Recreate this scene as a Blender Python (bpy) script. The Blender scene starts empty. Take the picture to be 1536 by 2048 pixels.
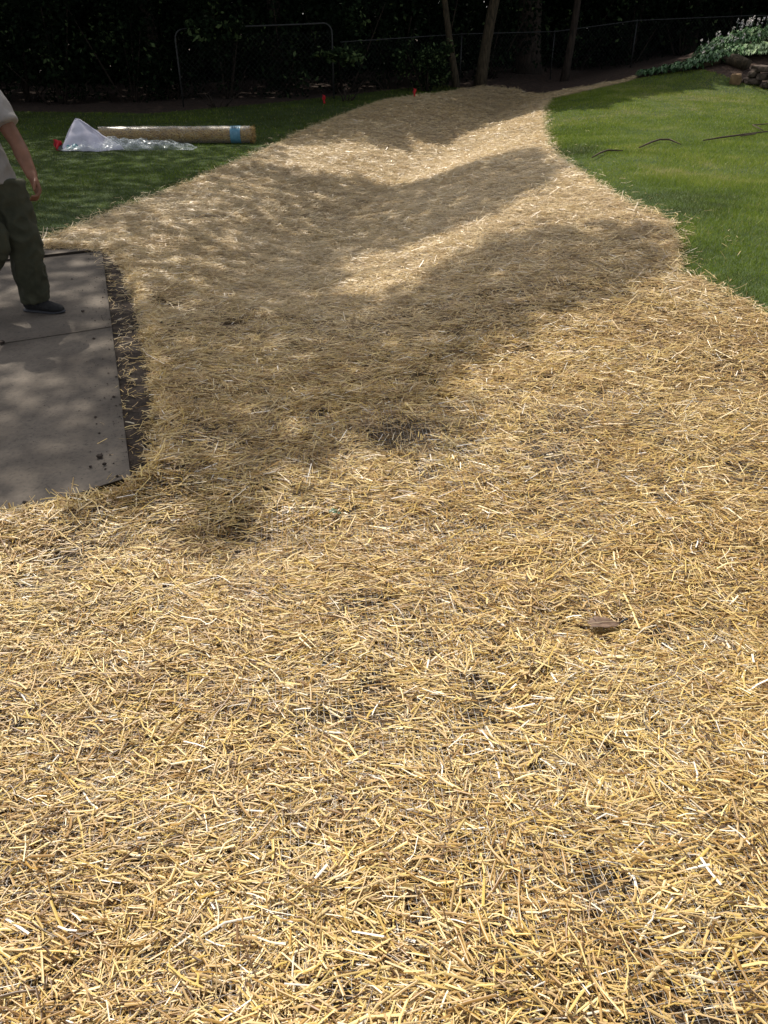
import bpy, bmesh, math, random
import numpy as np
from mathutils import Vector, Matrix, noise as mnoise

R = math.radians
random.seed(7)
rng = np.random.default_rng(11)
SC = bpy.context.scene
COL = SC.collection

# ------------------------------------------------------------------ camera, sky, sun, exposure
CAM_H, PITCH, FOC = 1.6, R(32.0), 1539.0
cam_d = bpy.data.cameras.new('camera')
cam = bpy.data.objects.new('camera', cam_d)
COL.objects.link(cam)
cam.location = (0, 0, CAM_H)
cam.rotation_euler = (R(90) - PITCH, 0, 0)
cam_d.sensor_fit = 'VERTICAL'
cam_d.angle = 2 * math.atan(1024 / FOC)
cam_d.clip_start = 0.05
cam_d.clip_end = 2000
SC.camera = cam

SUN_EL = R(54)
SUN_H = np.array([-0.5, 0.866])            # horizontal direction towards the sun
SUN = np.array([SUN_H[0] * math.cos(SUN_EL), SUN_H[1] * math.cos(SUN_EL), math.sin(SUN_EL)])
world = bpy.data.worlds.new('World')
SC.world = world
world.use_nodes = True
wn = world.node_tree
wn.nodes.clear()
sky = wn.nodes.new('ShaderNodeTexSky')
sky.sky_type = 'NISHITA'
sky.sun_disc = False
sky.sun_elevation = SUN_EL
sky.sun_rotation = math.atan2(SUN_H[0], SUN_H[1])
sky.dust_density = 3.0
sky.air_density = 0.8
bg = wn.nodes.new('ShaderNodeBackground')
bg.inputs['Strength'].default_value = 0.15
wo = wn.nodes.new('ShaderNodeOutputWorld')
hs = wn.nodes.new('ShaderNodeHueSaturation')
hs.inputs['Saturation'].default_value = 0.32
wn.links.new(sky.outputs[0], hs.inputs['Color'])
wn.links.new(hs.outputs[0], bg.inputs[0])
wn.links.new(bg.outputs[0], wo.inputs[0])

sun_d = bpy.data.lights.new('sun', 'SUN')
sun_d.energy = 4.3
sun_d.angle = R(0.53)
sun_d.color = (1.0, 0.93, 0.82)
sun = bpy.data.objects.new('sun', sun_d)
COL.objects.link(sun)
sun.location = (-10, 20, 30)
sun.rotation_euler = Vector(SUN).to_track_quat('Z', 'Y').to_euler()

SC.view_settings.view_transform = 'Standard'
SC.view_settings.look = 'None'
SC.view_settings.gamma = 1
SC.view_settings.use_curve_mapping = False
SC.view_settings.exposure = 0.37
SC.render.engine = 'CYCLES'
SC.cycles.max_bounces = 6
SC.cycles.diffuse_bounces = 3
SC.cycles.transparent_max_bounces = 12

# ------------------------------------------------------------------ helpers
def tag(o, label=None, cat=None, group=None, kind=None):
    if label: o['label'] = label
    if cat: o['category'] = cat
    if group: o['group'] = group
    if kind: o['kind'] = kind
    return o

def empty(name, loc=(0, 0, 0), rz=0):
    o = bpy.data.objects.new(name, None)
    COL.objects.link(o)
    o.location = loc
    o.rotation_euler = (0, 0, rz)
    o.empty_display_size = 0.1
    return o

def mesh_np(name, verts, faces, mat=None, parent=None, attrs=None, smooth=False):
    """verts (n,3); faces: (m,k) int array, or list of such arrays"""
    if not isinstance(faces, list): faces = [faces]
    me = bpy.data.meshes.new(name)
    verts = np.ascontiguousarray(verts, dtype=np.float32)
    if not len(verts): raise ValueError('empty mesh ' + name)
    me.vertices.add(len(verts))
    me.vertices.foreach_set('co', verts.ravel())
    loops = np.concatenate([f.ravel() for f in faces]).astype(np.int32)
    sizes = np.concatenate([np.full(len(f), f.shape[1], np.int32) for f in faces])
    starts = np.concatenate([[0], np.cumsum(sizes)[:-1]]).astype(np.int32)
    me.loops.add(len(loops))
    me.loops.foreach_set('vertex_index', loops)
    me.polygons.add(len(sizes))
    me.polygons.foreach_set('loop_start', starts)
    me.polygons.foreach_set('loop_total', sizes)
    me.update(calc_edges=True)
    for k, a in (attrs or {}).items():
        at = me.attributes.new(k, 'FLOAT', 'POINT')
        at.data.foreach_set('value', np.ascontiguousarray(a, dtype=np.float32))
    if smooth:
        me.polygons.foreach_set('use_smooth', np.ones(len(sizes), bool))
    if mat: me.materials.append(mat)
    o = bpy.data.objects.new(name, me)
    COL.objects.link(o)
    if parent: o.parent = parent
    return o

def vnoise(x, y, seed=0):
    """smooth value noise in -1..1, vectorised"""
    xi = np.floor(x).astype(np.int64); yi = np.floor(y).astype(np.int64)
    fx = x - xi; fy = y - yi
    fx = fx * fx * (3 - 2 * fx); fy = fy * fy * (3 - 2 * fy)
    def h(a, b):
        n = (a * 374761393 + b * 668265263 + seed * 974711) & 0x7fffffff
        n = ((n ^ (n >> 13)) * 1274126177) & 0x7fffffff
        return ((n ^ (n >> 16)) & 0xffff) / 32767.5 - 1
    a = h(xi, yi); b = h(xi + 1, yi); c = h(xi, yi + 1); d = h(xi + 1, yi + 1)
    return (a * (1 - fx) + b * fx) * (1 - fy) + (c * (1 - fx) + d * fx) * fy

def fnoise(x, y, seed=0, octs=3):
    s = 0; amp = 1; tot = 0
    for k in range(octs):
        s = s + amp * vnoise(x * 2 ** k + 17.3 * k, y * 2 ** k - 9.1 * k, seed + k)
        tot += amp; amp *= 0.55
    return s / tot

def sst(a, b, t):
    t = np.clip((t - a) / (b - a), 0, 1)
    return t * t * (3 - 2 * t)

# terrain: a shallow swale between a flat lawn and a bank that rises to the right
CY = np.array([-2, 0, 3, 5, 7, 9, 11.3, 13.4, 15.5, 18, 21, 24, 30.])
CX = np.array([-.5, -.5, -.5, -.55, -.55, -.4, 0.0, .6, 1.2, 2.0, 3.0, 4.2, 7.])
def height(x, y):
    x = np.asarray(x, float); y = np.asarray(y, float)
    xc = np.interp(y, CY, CX)
    d = x - xc
    A = 0.03 + 0.21 * sst(3, 9, y) * (1 - 0.8 * sst(19, 24, y))
    z = -A * np.exp(-(d / 1.0) ** 2) - 0.022 * np.exp(-((d + .05 * np.sin(y * 2.1)) / .09) ** 2) * sst(4.5, 6.5, y)
    z = z + 0.29 * sst(0.1, 3.2, d) * sst(2.0, 7.0, y)
    ry = np.clip(y - 14, 0, 22); ry = ry * ry / (ry + 1.5); ry = ry / (1 + ry / 40)
    z = z + ry * (0.036 + 0.0045 * np.clip(x, -8, 4))
    z = z + 0.10 * np.exp(-((x - 0.9) / 1.2) ** 2 - ((y - 19.0) / 2.5) ** 2)
    z = z + 0.025 * vnoise(x * 0.5, y * 0.5, 5) * sst(3, 6, y) * sst(-2.6, -1.2, d + 0 * y)
    z = z + 0.75 * sst(0, 1, (x - 5.5 - 0.12 * (y - 20)) / 3.5) * sst(18.3, 21.5, y) * (1 - sst(23.2, 25.2, y))   # raised bed
    return z

def ray(px, py):
    u = (px - 768) / FOC; v = -(py - 1024) / FOC
    return np.array([u, math.cos(PITCH) + v * math.sin(PITCH), -math.sin(PITCH) + v * math.cos(PITCH)])
def gp(px, py):
    """where the sight line through photo pixel (px, py) meets the terrain"""
    d = ray(px, py)
    t = np.arange(0.5, 80, 0.02)
    hh = CAM_H + d[2] * t - height(d[0] * t, d[1] * t)
    i = np.argmax(hh < 0)
    if hh[i] >= 0: i = len(t) - 1
    t0, t1 = t[i - 1], t[i]
    f = hh[i - 1] / max(hh[i - 1] - hh[i], 1e-9)
    tt = t0 + f * (t1 - t0)
    return np.array([d[0] * tt, d[1] * tt])
def gpoly(pts): return np.array([gp(*p) for p in pts])
def g3(px, py, dz=0.0):
    p = gp(px, py)
    return Vector((p[0], p[1], float(height(p[0], p[1])) + dz))

def inside(poly, x, y):
    n = len(poly); r = np.zeros(np.shape(x), bool)
    for i in range(n):
        x0, y0 = poly[i]; x1, y1 = poly[(i + 1) % n]
        if y0 == y1: continue
        c = ((y0 > y) != (y1 > y)) & (x < (x1 - x0) * (y - y0) / (y1 - y0) + x0)
        r ^= c
    return r
def dist_line(line, x, y):
    best = np.full(np.shape(x), 1e9)
    for i in range(len(line) - 1):
        a = line[i]; b = line[i + 1]; ab = b - a
        t = np.clip(((x - a[0]) * ab[0] + (y - a[1]) * ab[1]) / (ab @ ab), 0, 1)
        best = np.minimum(best, np.hypot(x - a[0] - t * ab[0], y - a[1] - t * ab[1]))
    return best

# ------------------------------------------------------------------ materials
def mat(name, base=(0.5, 0.5, 0.5), rough=0.8, spec=0.3):
    m = bpy.data.materials.new(name)
    m.use_nodes = True
    nt = m.node_tree
    b = nt.nodes['Principled BSDF']
    b.inputs['Base Color'].default_value = (*base, 1)
    b.inputs['Roughness'].default_value = rough
    b.inputs['Specular IOR Level'].default_value = spec
    return m, nt, b
def ramp(nt, fac, stops):
    r = nt.nodes.new('ShaderNodeValToRGB')
    e = r.color_ramp.elements
    while len(e) < len(stops): e.new(0.5)
    for i, (p, c) in enumerate(stops):
        e[i].position = p; e[i].color = (*c, 1)
    nt.links.new(fac, r.inputs[0])
    return r.outputs[0]
def noisetex(nt, scale, detail=4, rough=0.6, stretch=None):
    tc = nt.nodes.new('ShaderNodeTexCoord')
    n = nt.nodes.new('ShaderNodeTexNoise')
    n.inputs['Scale'].default_value = scale
    n.inputs['Detail'].default_value = detail
    n.inputs['Roughness'].default_value = rough
    src = tc.outputs['Object']
    if stretch:
        mp = nt.nodes.new('ShaderNodeMapping'); mp.inputs['Scale'].default_value = stretch
        nt.links.new(src, mp.inputs[0]); src = mp.outputs[0]
    nt.links.new(src, n.inputs['Vector'])
    return n.outputs['Fac']
def bump(nt, b, fac, strength=0.5, dist=0.01):
    bn = nt.nodes.new('ShaderNodeBump')
    bn.inputs['Strength'].default_value = strength
    bn.inputs['Distance'].default_value = dist
    nt.links.new(fac, bn.inputs['Height'])
    nt.links.new(bn.outputs[0], b.inputs['Normal'])
def noisy(name, c0, c1, scale, rough=0.85, bs=0.4, bd=0.01, spec=0.3, detail=5, stretch=None, mid=(0.35, 0.65)):
    m, nt, b = mat(name, rough=rough, spec=spec)
    f = noisetex(nt, scale, detail, stretch=stretch)
    nt.links.new(ramp(nt, f, [(mid[0], c0), (mid[1], c1)]), b.inputs['Base Color'])
    if bs: bump(nt, b, f, bs, bd)
    return m
def leafy(name, stops, trans=0.35, rough=0.5, spec=0.3):
    """thin leaf: per-leaf tint attribute, some light passes through"""
    m, nt, b = mat(name, rough=rough, spec=spec)
    at = nt.nodes.new('ShaderNodeAttribute'); at.attribute_name = 'tint'
    c = ramp(nt, at.outputs['Fac'], stops)
    nt.links.new(c, b.inputs['Base Color'])
    tr = nt.nodes.new('ShaderNodeBsdfTranslucent')
    nt.links.new(c, tr.inputs['Color'])
    mx = nt.nodes.new('ShaderNodeMixShader'); mx.inputs[0].default_value = trans
    out = nt.nodes['Material Output']
    nt.links.new(b.outputs[0], mx.inputs[1]); nt.links.new(tr.outputs[0], mx.inputs[2])
    nt.links.new(mx.outputs[0], out.inputs['Surface'])
    return m

M = {}
M['straw'] = leafy('straw', [(0.0, (.08, .045, .018)), (.13, (.22, .115, .036)), (.28, (.43, .255, .062)), (.42, (.51, .35, .165)),
                             (.56, (.61, .43, .11)), (.70, (.60, .45, .235)), (.84, (.76, .59, .225)), (1, (.82, .76, .66))],
                   trans=0.14, rough=0.38, spec=0.5)
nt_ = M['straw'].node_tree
glare_attr = nt_.nodes.new('ShaderNodeAttribute'); glare_attr.attribute_name = 'pale'
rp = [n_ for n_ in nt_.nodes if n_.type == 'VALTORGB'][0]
glare_mix = nt_.nodes.new('ShaderNodeMix'); glare_mix.data_type = 'RGBA'
glare_mix.inputs[7].default_value = (.74, .61, .41, 1)  # cream mixed into the straw colour to imitate sun glare
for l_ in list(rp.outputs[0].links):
    nt_.links.new(glare_mix.outputs[2], l_.to_socket)
nt_.links.new(rp.outputs[0], glare_mix.inputs[6]); nt_.links.new(glare_attr.outputs['Fac'], glare_mix.inputs[0])
M['thatch'] = noisy('thatch', (.15, .11, .065), (.44, .35, .22), 45, rough=0.95, bs=0.8, bd=0.02, stretch=(1, 2.2, 1), mid=(.38, .62))
M['seedbed'] = noisy('seedbed', (.03, .022, .015), (.13, .09, .05), 40, rough=0.95, bs=1.0, bd=0.02)
M['soil'] = noisy('soil', (.018, .013, .010), (.055, .040, .030), 14, rough=0.95, bs=1.0, bd=0.03)
M['mulch'] = noisy('mulch', (.022, .013, .009), (.07, .042, .027), 9, rough=0.95, bs=1.0, bd=0.05)
M['concrete'] = noisy('concrete', (.070, .058, .046), (.135, .112, .090), 3.5, rough=0.85, bs=0.15, bd=0.004, detail=9)
def concrete():
    m, nt, b = mat('concrete', rough=0.85)
    big = noisetex(nt, 1.3, 7, .65); fine = noisetex(nt, 55, 4, .7); br = noisetex(nt, 40, 2, .5, (1, .08, 1))
    c1 = ramp(nt, big, [(.30, (.060, .048, .038)), (.48, (.100, .083, .066)), (.68, (.145, .122, .098))])
    c2 = ramp(nt, fine, [(.30, (.45, .45, .45)), (.42, (.92, .92, .92)), (.7, (1.15, 1.13, 1.1))])
    mx = nt.nodes.new('ShaderNodeMix'); mx.data_type = 'RGBA'; mx.blend_type = 'MULTIPLY'; mx.inputs[0].default_value = 1
    nt.links.new(c1, mx.inputs[6]); nt.links.new(c2, mx.inputs[7]); nt.links.new(mx.outputs[2], b.inputs['Base Color'])
    ad = nt.nodes.new('ShaderNodeMath'); ad.operation = 'ADD'; nt.links.new(fine, ad.inputs[0]); nt.links.new(br, ad.inputs[1])
    bump(nt, b, ad.outputs[0], .5, .003)
    return m
M['concrete'] = concrete()
M['turf'] = noisy('turf', (.022, .040, .010), (.05, .075, .018), 5, rough=0.95, bs=0.6, bd=0.03)
M['grass'] = leafy('grass', [(0, (.060, .082, .012)), (.45, (.150, .225, .020)), (.8, (.26, .31, .035)), (.93, (.36, .34, .12)), (1, (.42, .38, .18))], trans=0.35, rough=0.55, spec=0.25)
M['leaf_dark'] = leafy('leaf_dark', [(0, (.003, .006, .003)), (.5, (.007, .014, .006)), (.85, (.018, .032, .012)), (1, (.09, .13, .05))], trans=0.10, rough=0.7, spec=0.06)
M['leaf_crown'] = leafy('leaf_crown', [(0, (.02, .05, .01)), (1, (.06, .11, .02))], trans=0.3)
M['leaf_hosta'] = leafy('leaf_hosta', [(0, (.03, .08, .03)), (.6, (.11, .22, .08)), (1, (.38, .50, .26))], trans=0.2, rough=0.4)
M['bark'] = noisy('bark', (.014, .010, .007), (.045, .032, .022), 7, rough=0.95, bs=1.0, bd=0.03, stretch=(3, 3, .6))
M['bark_brown'] = noisy('bark_brown', (.022, .018, .010), (.075, .056, .032), 9, rough=0.95, bs=1.0, bd=0.03, stretch=(3, 3, .6))  # lighter, browner bark than the plain one
M['pipe'] = noisy('galvanised_pipe', (.009, .010, .009), (.024, .024, .023), 12, rough=0.5, bs=0.1, bd=0.002, spec=0.5)
M['wire'] = mat('fence_wire', (.02, .021, .02), 0.6, 0.4)[0]
M['red'] = mat('flag_red', (.55, .012, .02), 0.5, 0.4)[0]
M['net'] = leafy('net_thread', [(0, (.25, .24, .22)), (1, (.48, .46, .44))], trans=0.4, rough=0.4, spec=0.5)
M['stone'] = noisy('stone', (.035, .025, .02), (.12, .09, .07), 9, rough=0.9, bs=0.8, bd=0.02)
M['stone_tan'] = noisy('stone_tan', (.13, .08, .04), (.26, .17, .09), 9, rough=0.9, bs=0.8, bd=0.02)
M['flower'] = leafy('flower', [(0, (.55, .48, .50)), (1, (.80, .77, .76))], trans=0.3)
M['skin'] = noisy('skin', (.14, .062, .030), (.21, .092, .048), 12, rough=0.55, bs=0.1, bd=0.002, spec=0.4)
M['shirt'] = noisy('shirt_cotton', (.24, .22, .20), (.36, .335, .31), 6, rough=0.9, bs=0.2, bd=0.004)
M['trousers'] = noisy('trousers_cotton', (.032, .034, .020), (.062, .062, .038), 7, rough=0.95, bs=0.3, bd=0.004)
M['shoe'] = noisy('shoe_fabric', (.010, .010, .010), (.022, .021, .020), 40, rough=0.8, bs=0.3, bd=0.002)
M['sole'] = mat('shoe_sole', (.05, .05, .055), 0.7)[0]
M['hair'] = noisy('hair', (.015, .01, .007), (.05, .035, .02), 60, rough=0.7, bs=0.6, bd=0.004, stretch=(1, 1, .2))
M['eye'] = mat('eye', (.05, .03, .02), 0.2, 0.6)[0]
M['bag'] = noisy('white_bag_fabric', (.52, .50, .58), (.66, .64, .73), 5, rough=0.7, bs=0.25, bd=0.01)
M['bagdark'] = mat('dark_plastic', (.02, .03, .025), 0.4)[0]
M['teal'] = mat('teal_print', (.03, .22, .27), 0.5)[0]
M['blue'] = noisy('blue_band', (.07, .20, .29), (.13, .29, .39), 20, rough=0.35, bs=0.1, spec=0.5)
M['mark'] = mat('dark_print', (.02, .03, .04), 0.5)[0]
M['leaf_dry'] = noisy('leaf_dry', (.10, .060, .038), (.19, .125, .085), 30, rough=0.6, bs=0.3, bd=0.003)
M['leaf_vein'] = mat('leaf_vein', (.42, .32, .2), 0.6)[0]
M['leaf_green'] = noisy('leaf_green', (.05, .10, .05), (.10, .16, .09), 30, rough=0.35, bs=0.3, bd=0.003, spec=0.5)
M['twig'] = noisy('twig_bark', (.04, .028, .018), (.10, .075, .05), 30, rough=0.9, bs=0.5, bd=0.004)
def clear_plastic(name, opac, rough=0.12):
    m, nt, b = mat(name, (.75, .80, .82), rough, 0.8)
    tr = nt.nodes.new('ShaderNodeBsdfTransparent')
    lw = nt.nodes.new('ShaderNodeLayerWeight'); lw.inputs[0].default_value = 0.35
    f = noisetex(nt, 9, 4)
    ad = nt.nodes.new('ShaderNodeMath'); ad.operation = 'MULTIPLY_ADD'
    nt.links.new(f, ad.inputs[0]); ad.inputs[1].default_value = opac
    nt.links.new(lw.outputs['Facing'], ad.inputs[2])
    cl = nt.nodes.new('ShaderNodeMath'); cl.operation = 'MULTIPLY'; cl.use_clamp = True
    nt.links.new(ad.outputs[0], cl.inputs[0]); cl.inputs[1].default_value = 0.55
    mx = nt.nodes.new('ShaderNodeMixShader')
    nt.links.new(cl.outputs[0], mx.inputs[0]); nt.links.new(tr.outputs[0], mx.inputs[1]); nt.links.new(b.outputs[0], mx.inputs[2])
    nt.links.new(mx.outputs[0], nt.nodes['Material Output'].inputs['Surface'])
    return m
M['plastic'] = clear_plastic('clear_plastic', 0.22)
M['wrap'] = clear_plastic('roll_wrap', 0.05, 0.2)

# ------------------------------------------------------------------ ground plan (photo outlines dropped on the terrain)
left_edge = [(85, 487), (150, 462), (250, 420), (330, 390), (400, 360), (460, 335), (520, 308), (560, 290), (600, 268),
             (650, 248), (700, 228), (770, 203), (850, 192), (900, 186), (930, 179)]
end_edge = [(960, 176), (1040, 183), (1110, 186), (1180, 174), (1270, 154), (1272, 158), (1185, 180), (1130, 193)]
right_edge = [(1100, 200), (1088, 215), (1084, 235), (1086, 262), (1092, 290), (1110, 315), (1150, 345), (1190, 372),
              (1225, 395), (1270, 418), (1310, 432), (1335, 450), (1355, 490), (1352, 520), (1358, 545), (1400, 565), (1450, 595), (1536, 640)]
inner_edge = [(0, 1056), (120, 1031), (240, 1006), (312, 976), (326, 900), (324, 820), (312, 740), (297, 660), (276, 590), (252, 535), (222, 506), (170, 498), (90, 500)]
W_left = gpoly(left_edge); W_end = gpoly(end_edge); W_right = gpoly(right_edge); W_inner = gpoly(inner_edge)
straw_poly = np.vstack([W_left, W_end, W_right, [[3.4, 4.3], [3.6, -1.5], [-3.2, -1.5], [-3.2, 2.0]], W_inner])
slab_pts = gpoly([(0, 1046), (264, 966), (232, 690), (205, 507), (85, 514)])
SLAB_C = slab_pts[1]; SLAB_A = slab_pts[3]            # near and far corner of its right side
u = (SLAB_A - SLAB_C); u /= np.hypot(*u)              # along the right edge
w_dir = np.array([-u[1], u[0]])                       # to the left
near_dir = slab_pts[0] - slab_pts[1]; near_dir /= np.hypot(*near_dir)

def straw_z(x, y):
    """top of the soil under the blanket plus its folds and lumps"""
    z = height(x, y) + 0.012
    z = z + 0.017 * fnoise(x * 2.2, y * 2.2, 21) + 0.010 * vnoise(x * 7, y * 7, 31)
    d = dist_line(W_inner, x, y)
    z = z + 0.045 * np.exp(-((d - 0.10) / 0.12) ** 2) * (0.6 + 0.5 * vnoise(x * 4, y * 4, 33))
    for cx, cy, r, hgt in ((-.93, 2.83, .12, .07), (-.55, 2.42, .22, -.03), (-.20, 2.75, .25, .025), (-1.0, 3.4, .15, .04), (-1.75, 5.6, .2, .03)):
        z = z + hgt * np.exp(-((x - cx) ** 2 + (y - cy) ** 2) / r ** 2)
    return z

# ground sheet to the horizon
def axis(lo, hi, step, far):
    a = list(np.arange(lo, hi + 1e-6, step)); s = step; v = hi
    while v < far: s *= 1.35; v += s; a.append(v)
    s = step; v = lo; b = []
    while v > -far: s *= 1.35; v -= s; b.append(v)
    return np.array(b[::-1] + a)
def grid_mesh(name, xs, ys, zf, m, keep=None, kind='structure', label=None):
    X, Y = np.meshgrid(xs, ys); Z = zf(X, Y)
    nx, ny = len(xs), len(ys)
    idx = np.arange(nx * ny).reshape(ny, nx)
    q = np.stack([idx[:-1, :-1], idx[:-1, 1:], idx[1:, 1:], idx[1:, :-1]], -1).reshape(-1, 4)
    if keep is not None:
        cx = (X[:-1, :-1] + X[1:, 1:]) / 2; cy = (Y[:-1, :-1] + Y[1:, 1:]) / 2
        q = q[keep(cx, cy).ravel()]
        used = np.unique(q); remap = np.zeros(nx * ny, int); remap[used] = np.arange(len(used))
        V = np.stack([X.ravel(), Y.ravel(), Z.ravel()], 1)[used]; q = remap[q]
    else:
        V = np.stack([X.ravel(), Y.ravel(), Z.ravel()], 1)
    return tag(mesh_np(name, V, q, m, smooth=True), label, kind=kind)

def ground_z(x, y):
    z = height(x, y)
    sl = sst(0.0, 0.25, -((x - SLAB_C[0]) * (-w_dir[0]) + (y - SLAB_C[1]) * (-w_dir[1]))) * sst(2.2, 2.6, y) * (1 - sst(6.8, 7.6, y))
    return z - 0.03 * sl + 0.006 * vnoise(x * 6, y * 6, 3) - 0.006
grid_mesh('ground', axis(-9, 12, 0.16, 700), axis(-2, 31, 0.16, 700), lambda x, y: ground_z(x, y) - .05 * inside(straw_poly, x, y), M['mulch'], label='dark bare soil and leaf litter under the trees')

# soil strip round the slab
def soil_keep(x, y): return (x > -4.5) & (x < 0.2) & (y > 2.0) & (y < 7.4) & (~inside(straw_poly, x, y) | (dist_line(W_inner, x, y) < 0.2))
grid_mesh('soil_strip', np.arange(-4.5, .3, .05), np.arange(2.0, 7.5, .05), lambda x, y: ground_z(x, y) + 0.012 + 0.014 * fnoise(x * 9, y * 9, 41), M['soil'], soil_keep,
          label='strip of bare dark soil between the concrete slab and the straw')
grid_mesh('seed_bed', np.arange(-3.6, 6, .08), np.arange(-1.5, 5.51, .08), lambda x, y: straw_z(x, y) - 0.008, M['seedbed'],
          lambda x, y: inside(straw_poly, x, y), label='dark raked soil under the near straw')
grid_mesh('straw_bed', np.arange(-3.6, 12, .08), np.arange(5.46, 30, .08), lambda x, y: straw_z(x, y) - 0.008, M['thatch'],
          lambda x, y: inside(straw_poly, x, y), label='soil under the straw covering of the drainage swale')

# lawns
def bed_line(x): return 21.6 + 0.32 * (x + 1.24)      # front of the wood, left part
lawn_left_poly = np.vstack([[[-3.0, 6.9]], W_left, gpoly([(880, 170), (700, 190), (560, 205), (300, 228), (0, 222)]), [[-16, 19], [-16, 7.4]]])
lawn_right_poly = np.vstack([W_right[::-1], gpoly([(1130, 193), (1185, 180), (1272, 158), (1330, 148), (1400, 140), (1480, 165), (1536, 170)]), [[22, 20], [22, 3.8], [3.4, 4.3]]])
for nm, pl, xr, yr, lb in (('lawn', lawn_left_poly, (-16, 3.4), (6.5, 23.5), 'shaded lawn on the far left of the straw'),
                           ('lawn', lawn_right_poly, (2, 22), (3.8, 27), 'sunlit lawn on the bank right of the straw')):
    grid_mesh(nm, np.arange(*xr, .12), np.arange(*yr, .12), lambda x, y: height(x, y) + 0.004, M['turf'], lambda x, y, pl=pl: inside(pl, x, y), label=lb)

# ------------------------------------------------------------------ concrete slabs
pav = tag(empty('pavement', (0, 0, 0)), 'grey brown concrete slabs at the edge of the straw', kind='structure')
def slab_piece(a, b, name='slab'):
    """a, b: distances along the right edge; slab reaches 4 m to the left"""
    nu, nw = 14, 34
    k0 = near_dir if a == 0 else w_dir_l
    k1 = w_dir_l
    V = []; 
    for j in range(nw + 1):
        for i in range(nu + 1):
            t = i / nu; s = 4.0 * j / nw
            s0 = SLAB_C + u * a + k0 * s; s1 = SLAB_C + u * b + k1 * s
            p = s0 * (1 - t) + s1 * t
            V.append((p[0], p[1], 0.012 + 0.0025 * float(vnoise(p[0] * 2, p[1] * 2, 77))))
    V = np.array(V); n = len(V)
    idx = np.arange(n).reshape(nw + 1, nu + 1)
    q = np.stack([idx[:-1, :-1], idx[1:, :-1], idx[1:, 1:], idx[:-1, 1:]], -1).reshape(-1, 4)
    lo = V.copy(); lo[:, 2] -= 0.11
    ring = list(idx[0, :]) + list(idx[1:, -1]) + list(idx[-1, -2::-1]) + list(idx[-2:0:-1, 0])
    ring = np.array(ring); r2 = np.roll(ring, -1)
    side = np.stack([ring, ring + n, r2 + n, r2], 1)
    return mesh_np(name, np.vstack([V, lo]), [q, side], M['concrete'], pav)
jr = gp(205, 665); jl = gp(0, 691)
w_dir_l = (jl - jr) / np.hypot(*(jl - jr))
jlen = float((jr - SLAB_C) @ u); tot = float(np.hypot(*(SLAB_A - SLAB_C)))
slab_piece(0, jlen - 0.006); slab_piece(jlen + 0.006, tot)
slab_piece(tot + 0.10, tot + 0.75)

# ------------------------------------------------------------------ straw
straw_V, straw_F, straw_T = [], [], []
voff = 0
def strands(x, y, z, length, width, yaw, pitch, roll, tint, bend, vee):
    """every strand is a bent strip (4 faces across when vee) - returns verts, quads"""
    n = len(x)
    c, s = np.cos(yaw), np.sin(yaw)
    D = np.stack([c * np.cos(pitch), s * np.cos(pitch), np.sin(pitch)], 1)
    S = np.stack([-s, c, np.zeros(n)], 1)
    U = np.cross(D, S)
    cr, sr = np.cos(roll)[:, None], np.sin(roll)[:, None]
    S2 = S * cr + U * sr; U2 = -S * sr + U * cr
    P = np.stack([x, y, z], 1)
    L = length[:, None] / 2; W = width[:, None] / 2; B = bend[:, None]
    out = []
    if vee:
        for t in (-1, 0, 1):
            cpt = P + D * L * t + (U2 * 0.35 + S2) * B * (1 - t * t)
            for k, hgt in ((-1, 0), (0, .55), (1, 0)):
                out.append(cpt + S2 * W * k + U2 * W * hgt)
        V = np.stack(out, 1).reshape(-1, 3); per = 9
        f = np.array([[0, 1, 4, 3], [1, 2, 5, 4], [3, 4, 7, 6], [4, 5, 8, 7]])
    else:
        for k in (-1, 1):
            out.append(P - D * L + S2 * W * k)
        for k in (1, -1):
            out.append(P + D * L + S2 * W * k * .8)
        V = np.stack(out, 1).reshape(-1, 3); per = 4
        f = np.array([[0, 1, 2, 3]])
    F = (np.arange(n)[:, None, None] * per + f[None]).reshape(-1, 4)
    return V, F, np.repeat(tint, per)

def frustum(x, y, margin):
    dep = y * math.cos(PITCH) + CAM_H * math.sin(PITCH)
    return np.abs(x) < dep * 768 / FOC + margin

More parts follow.
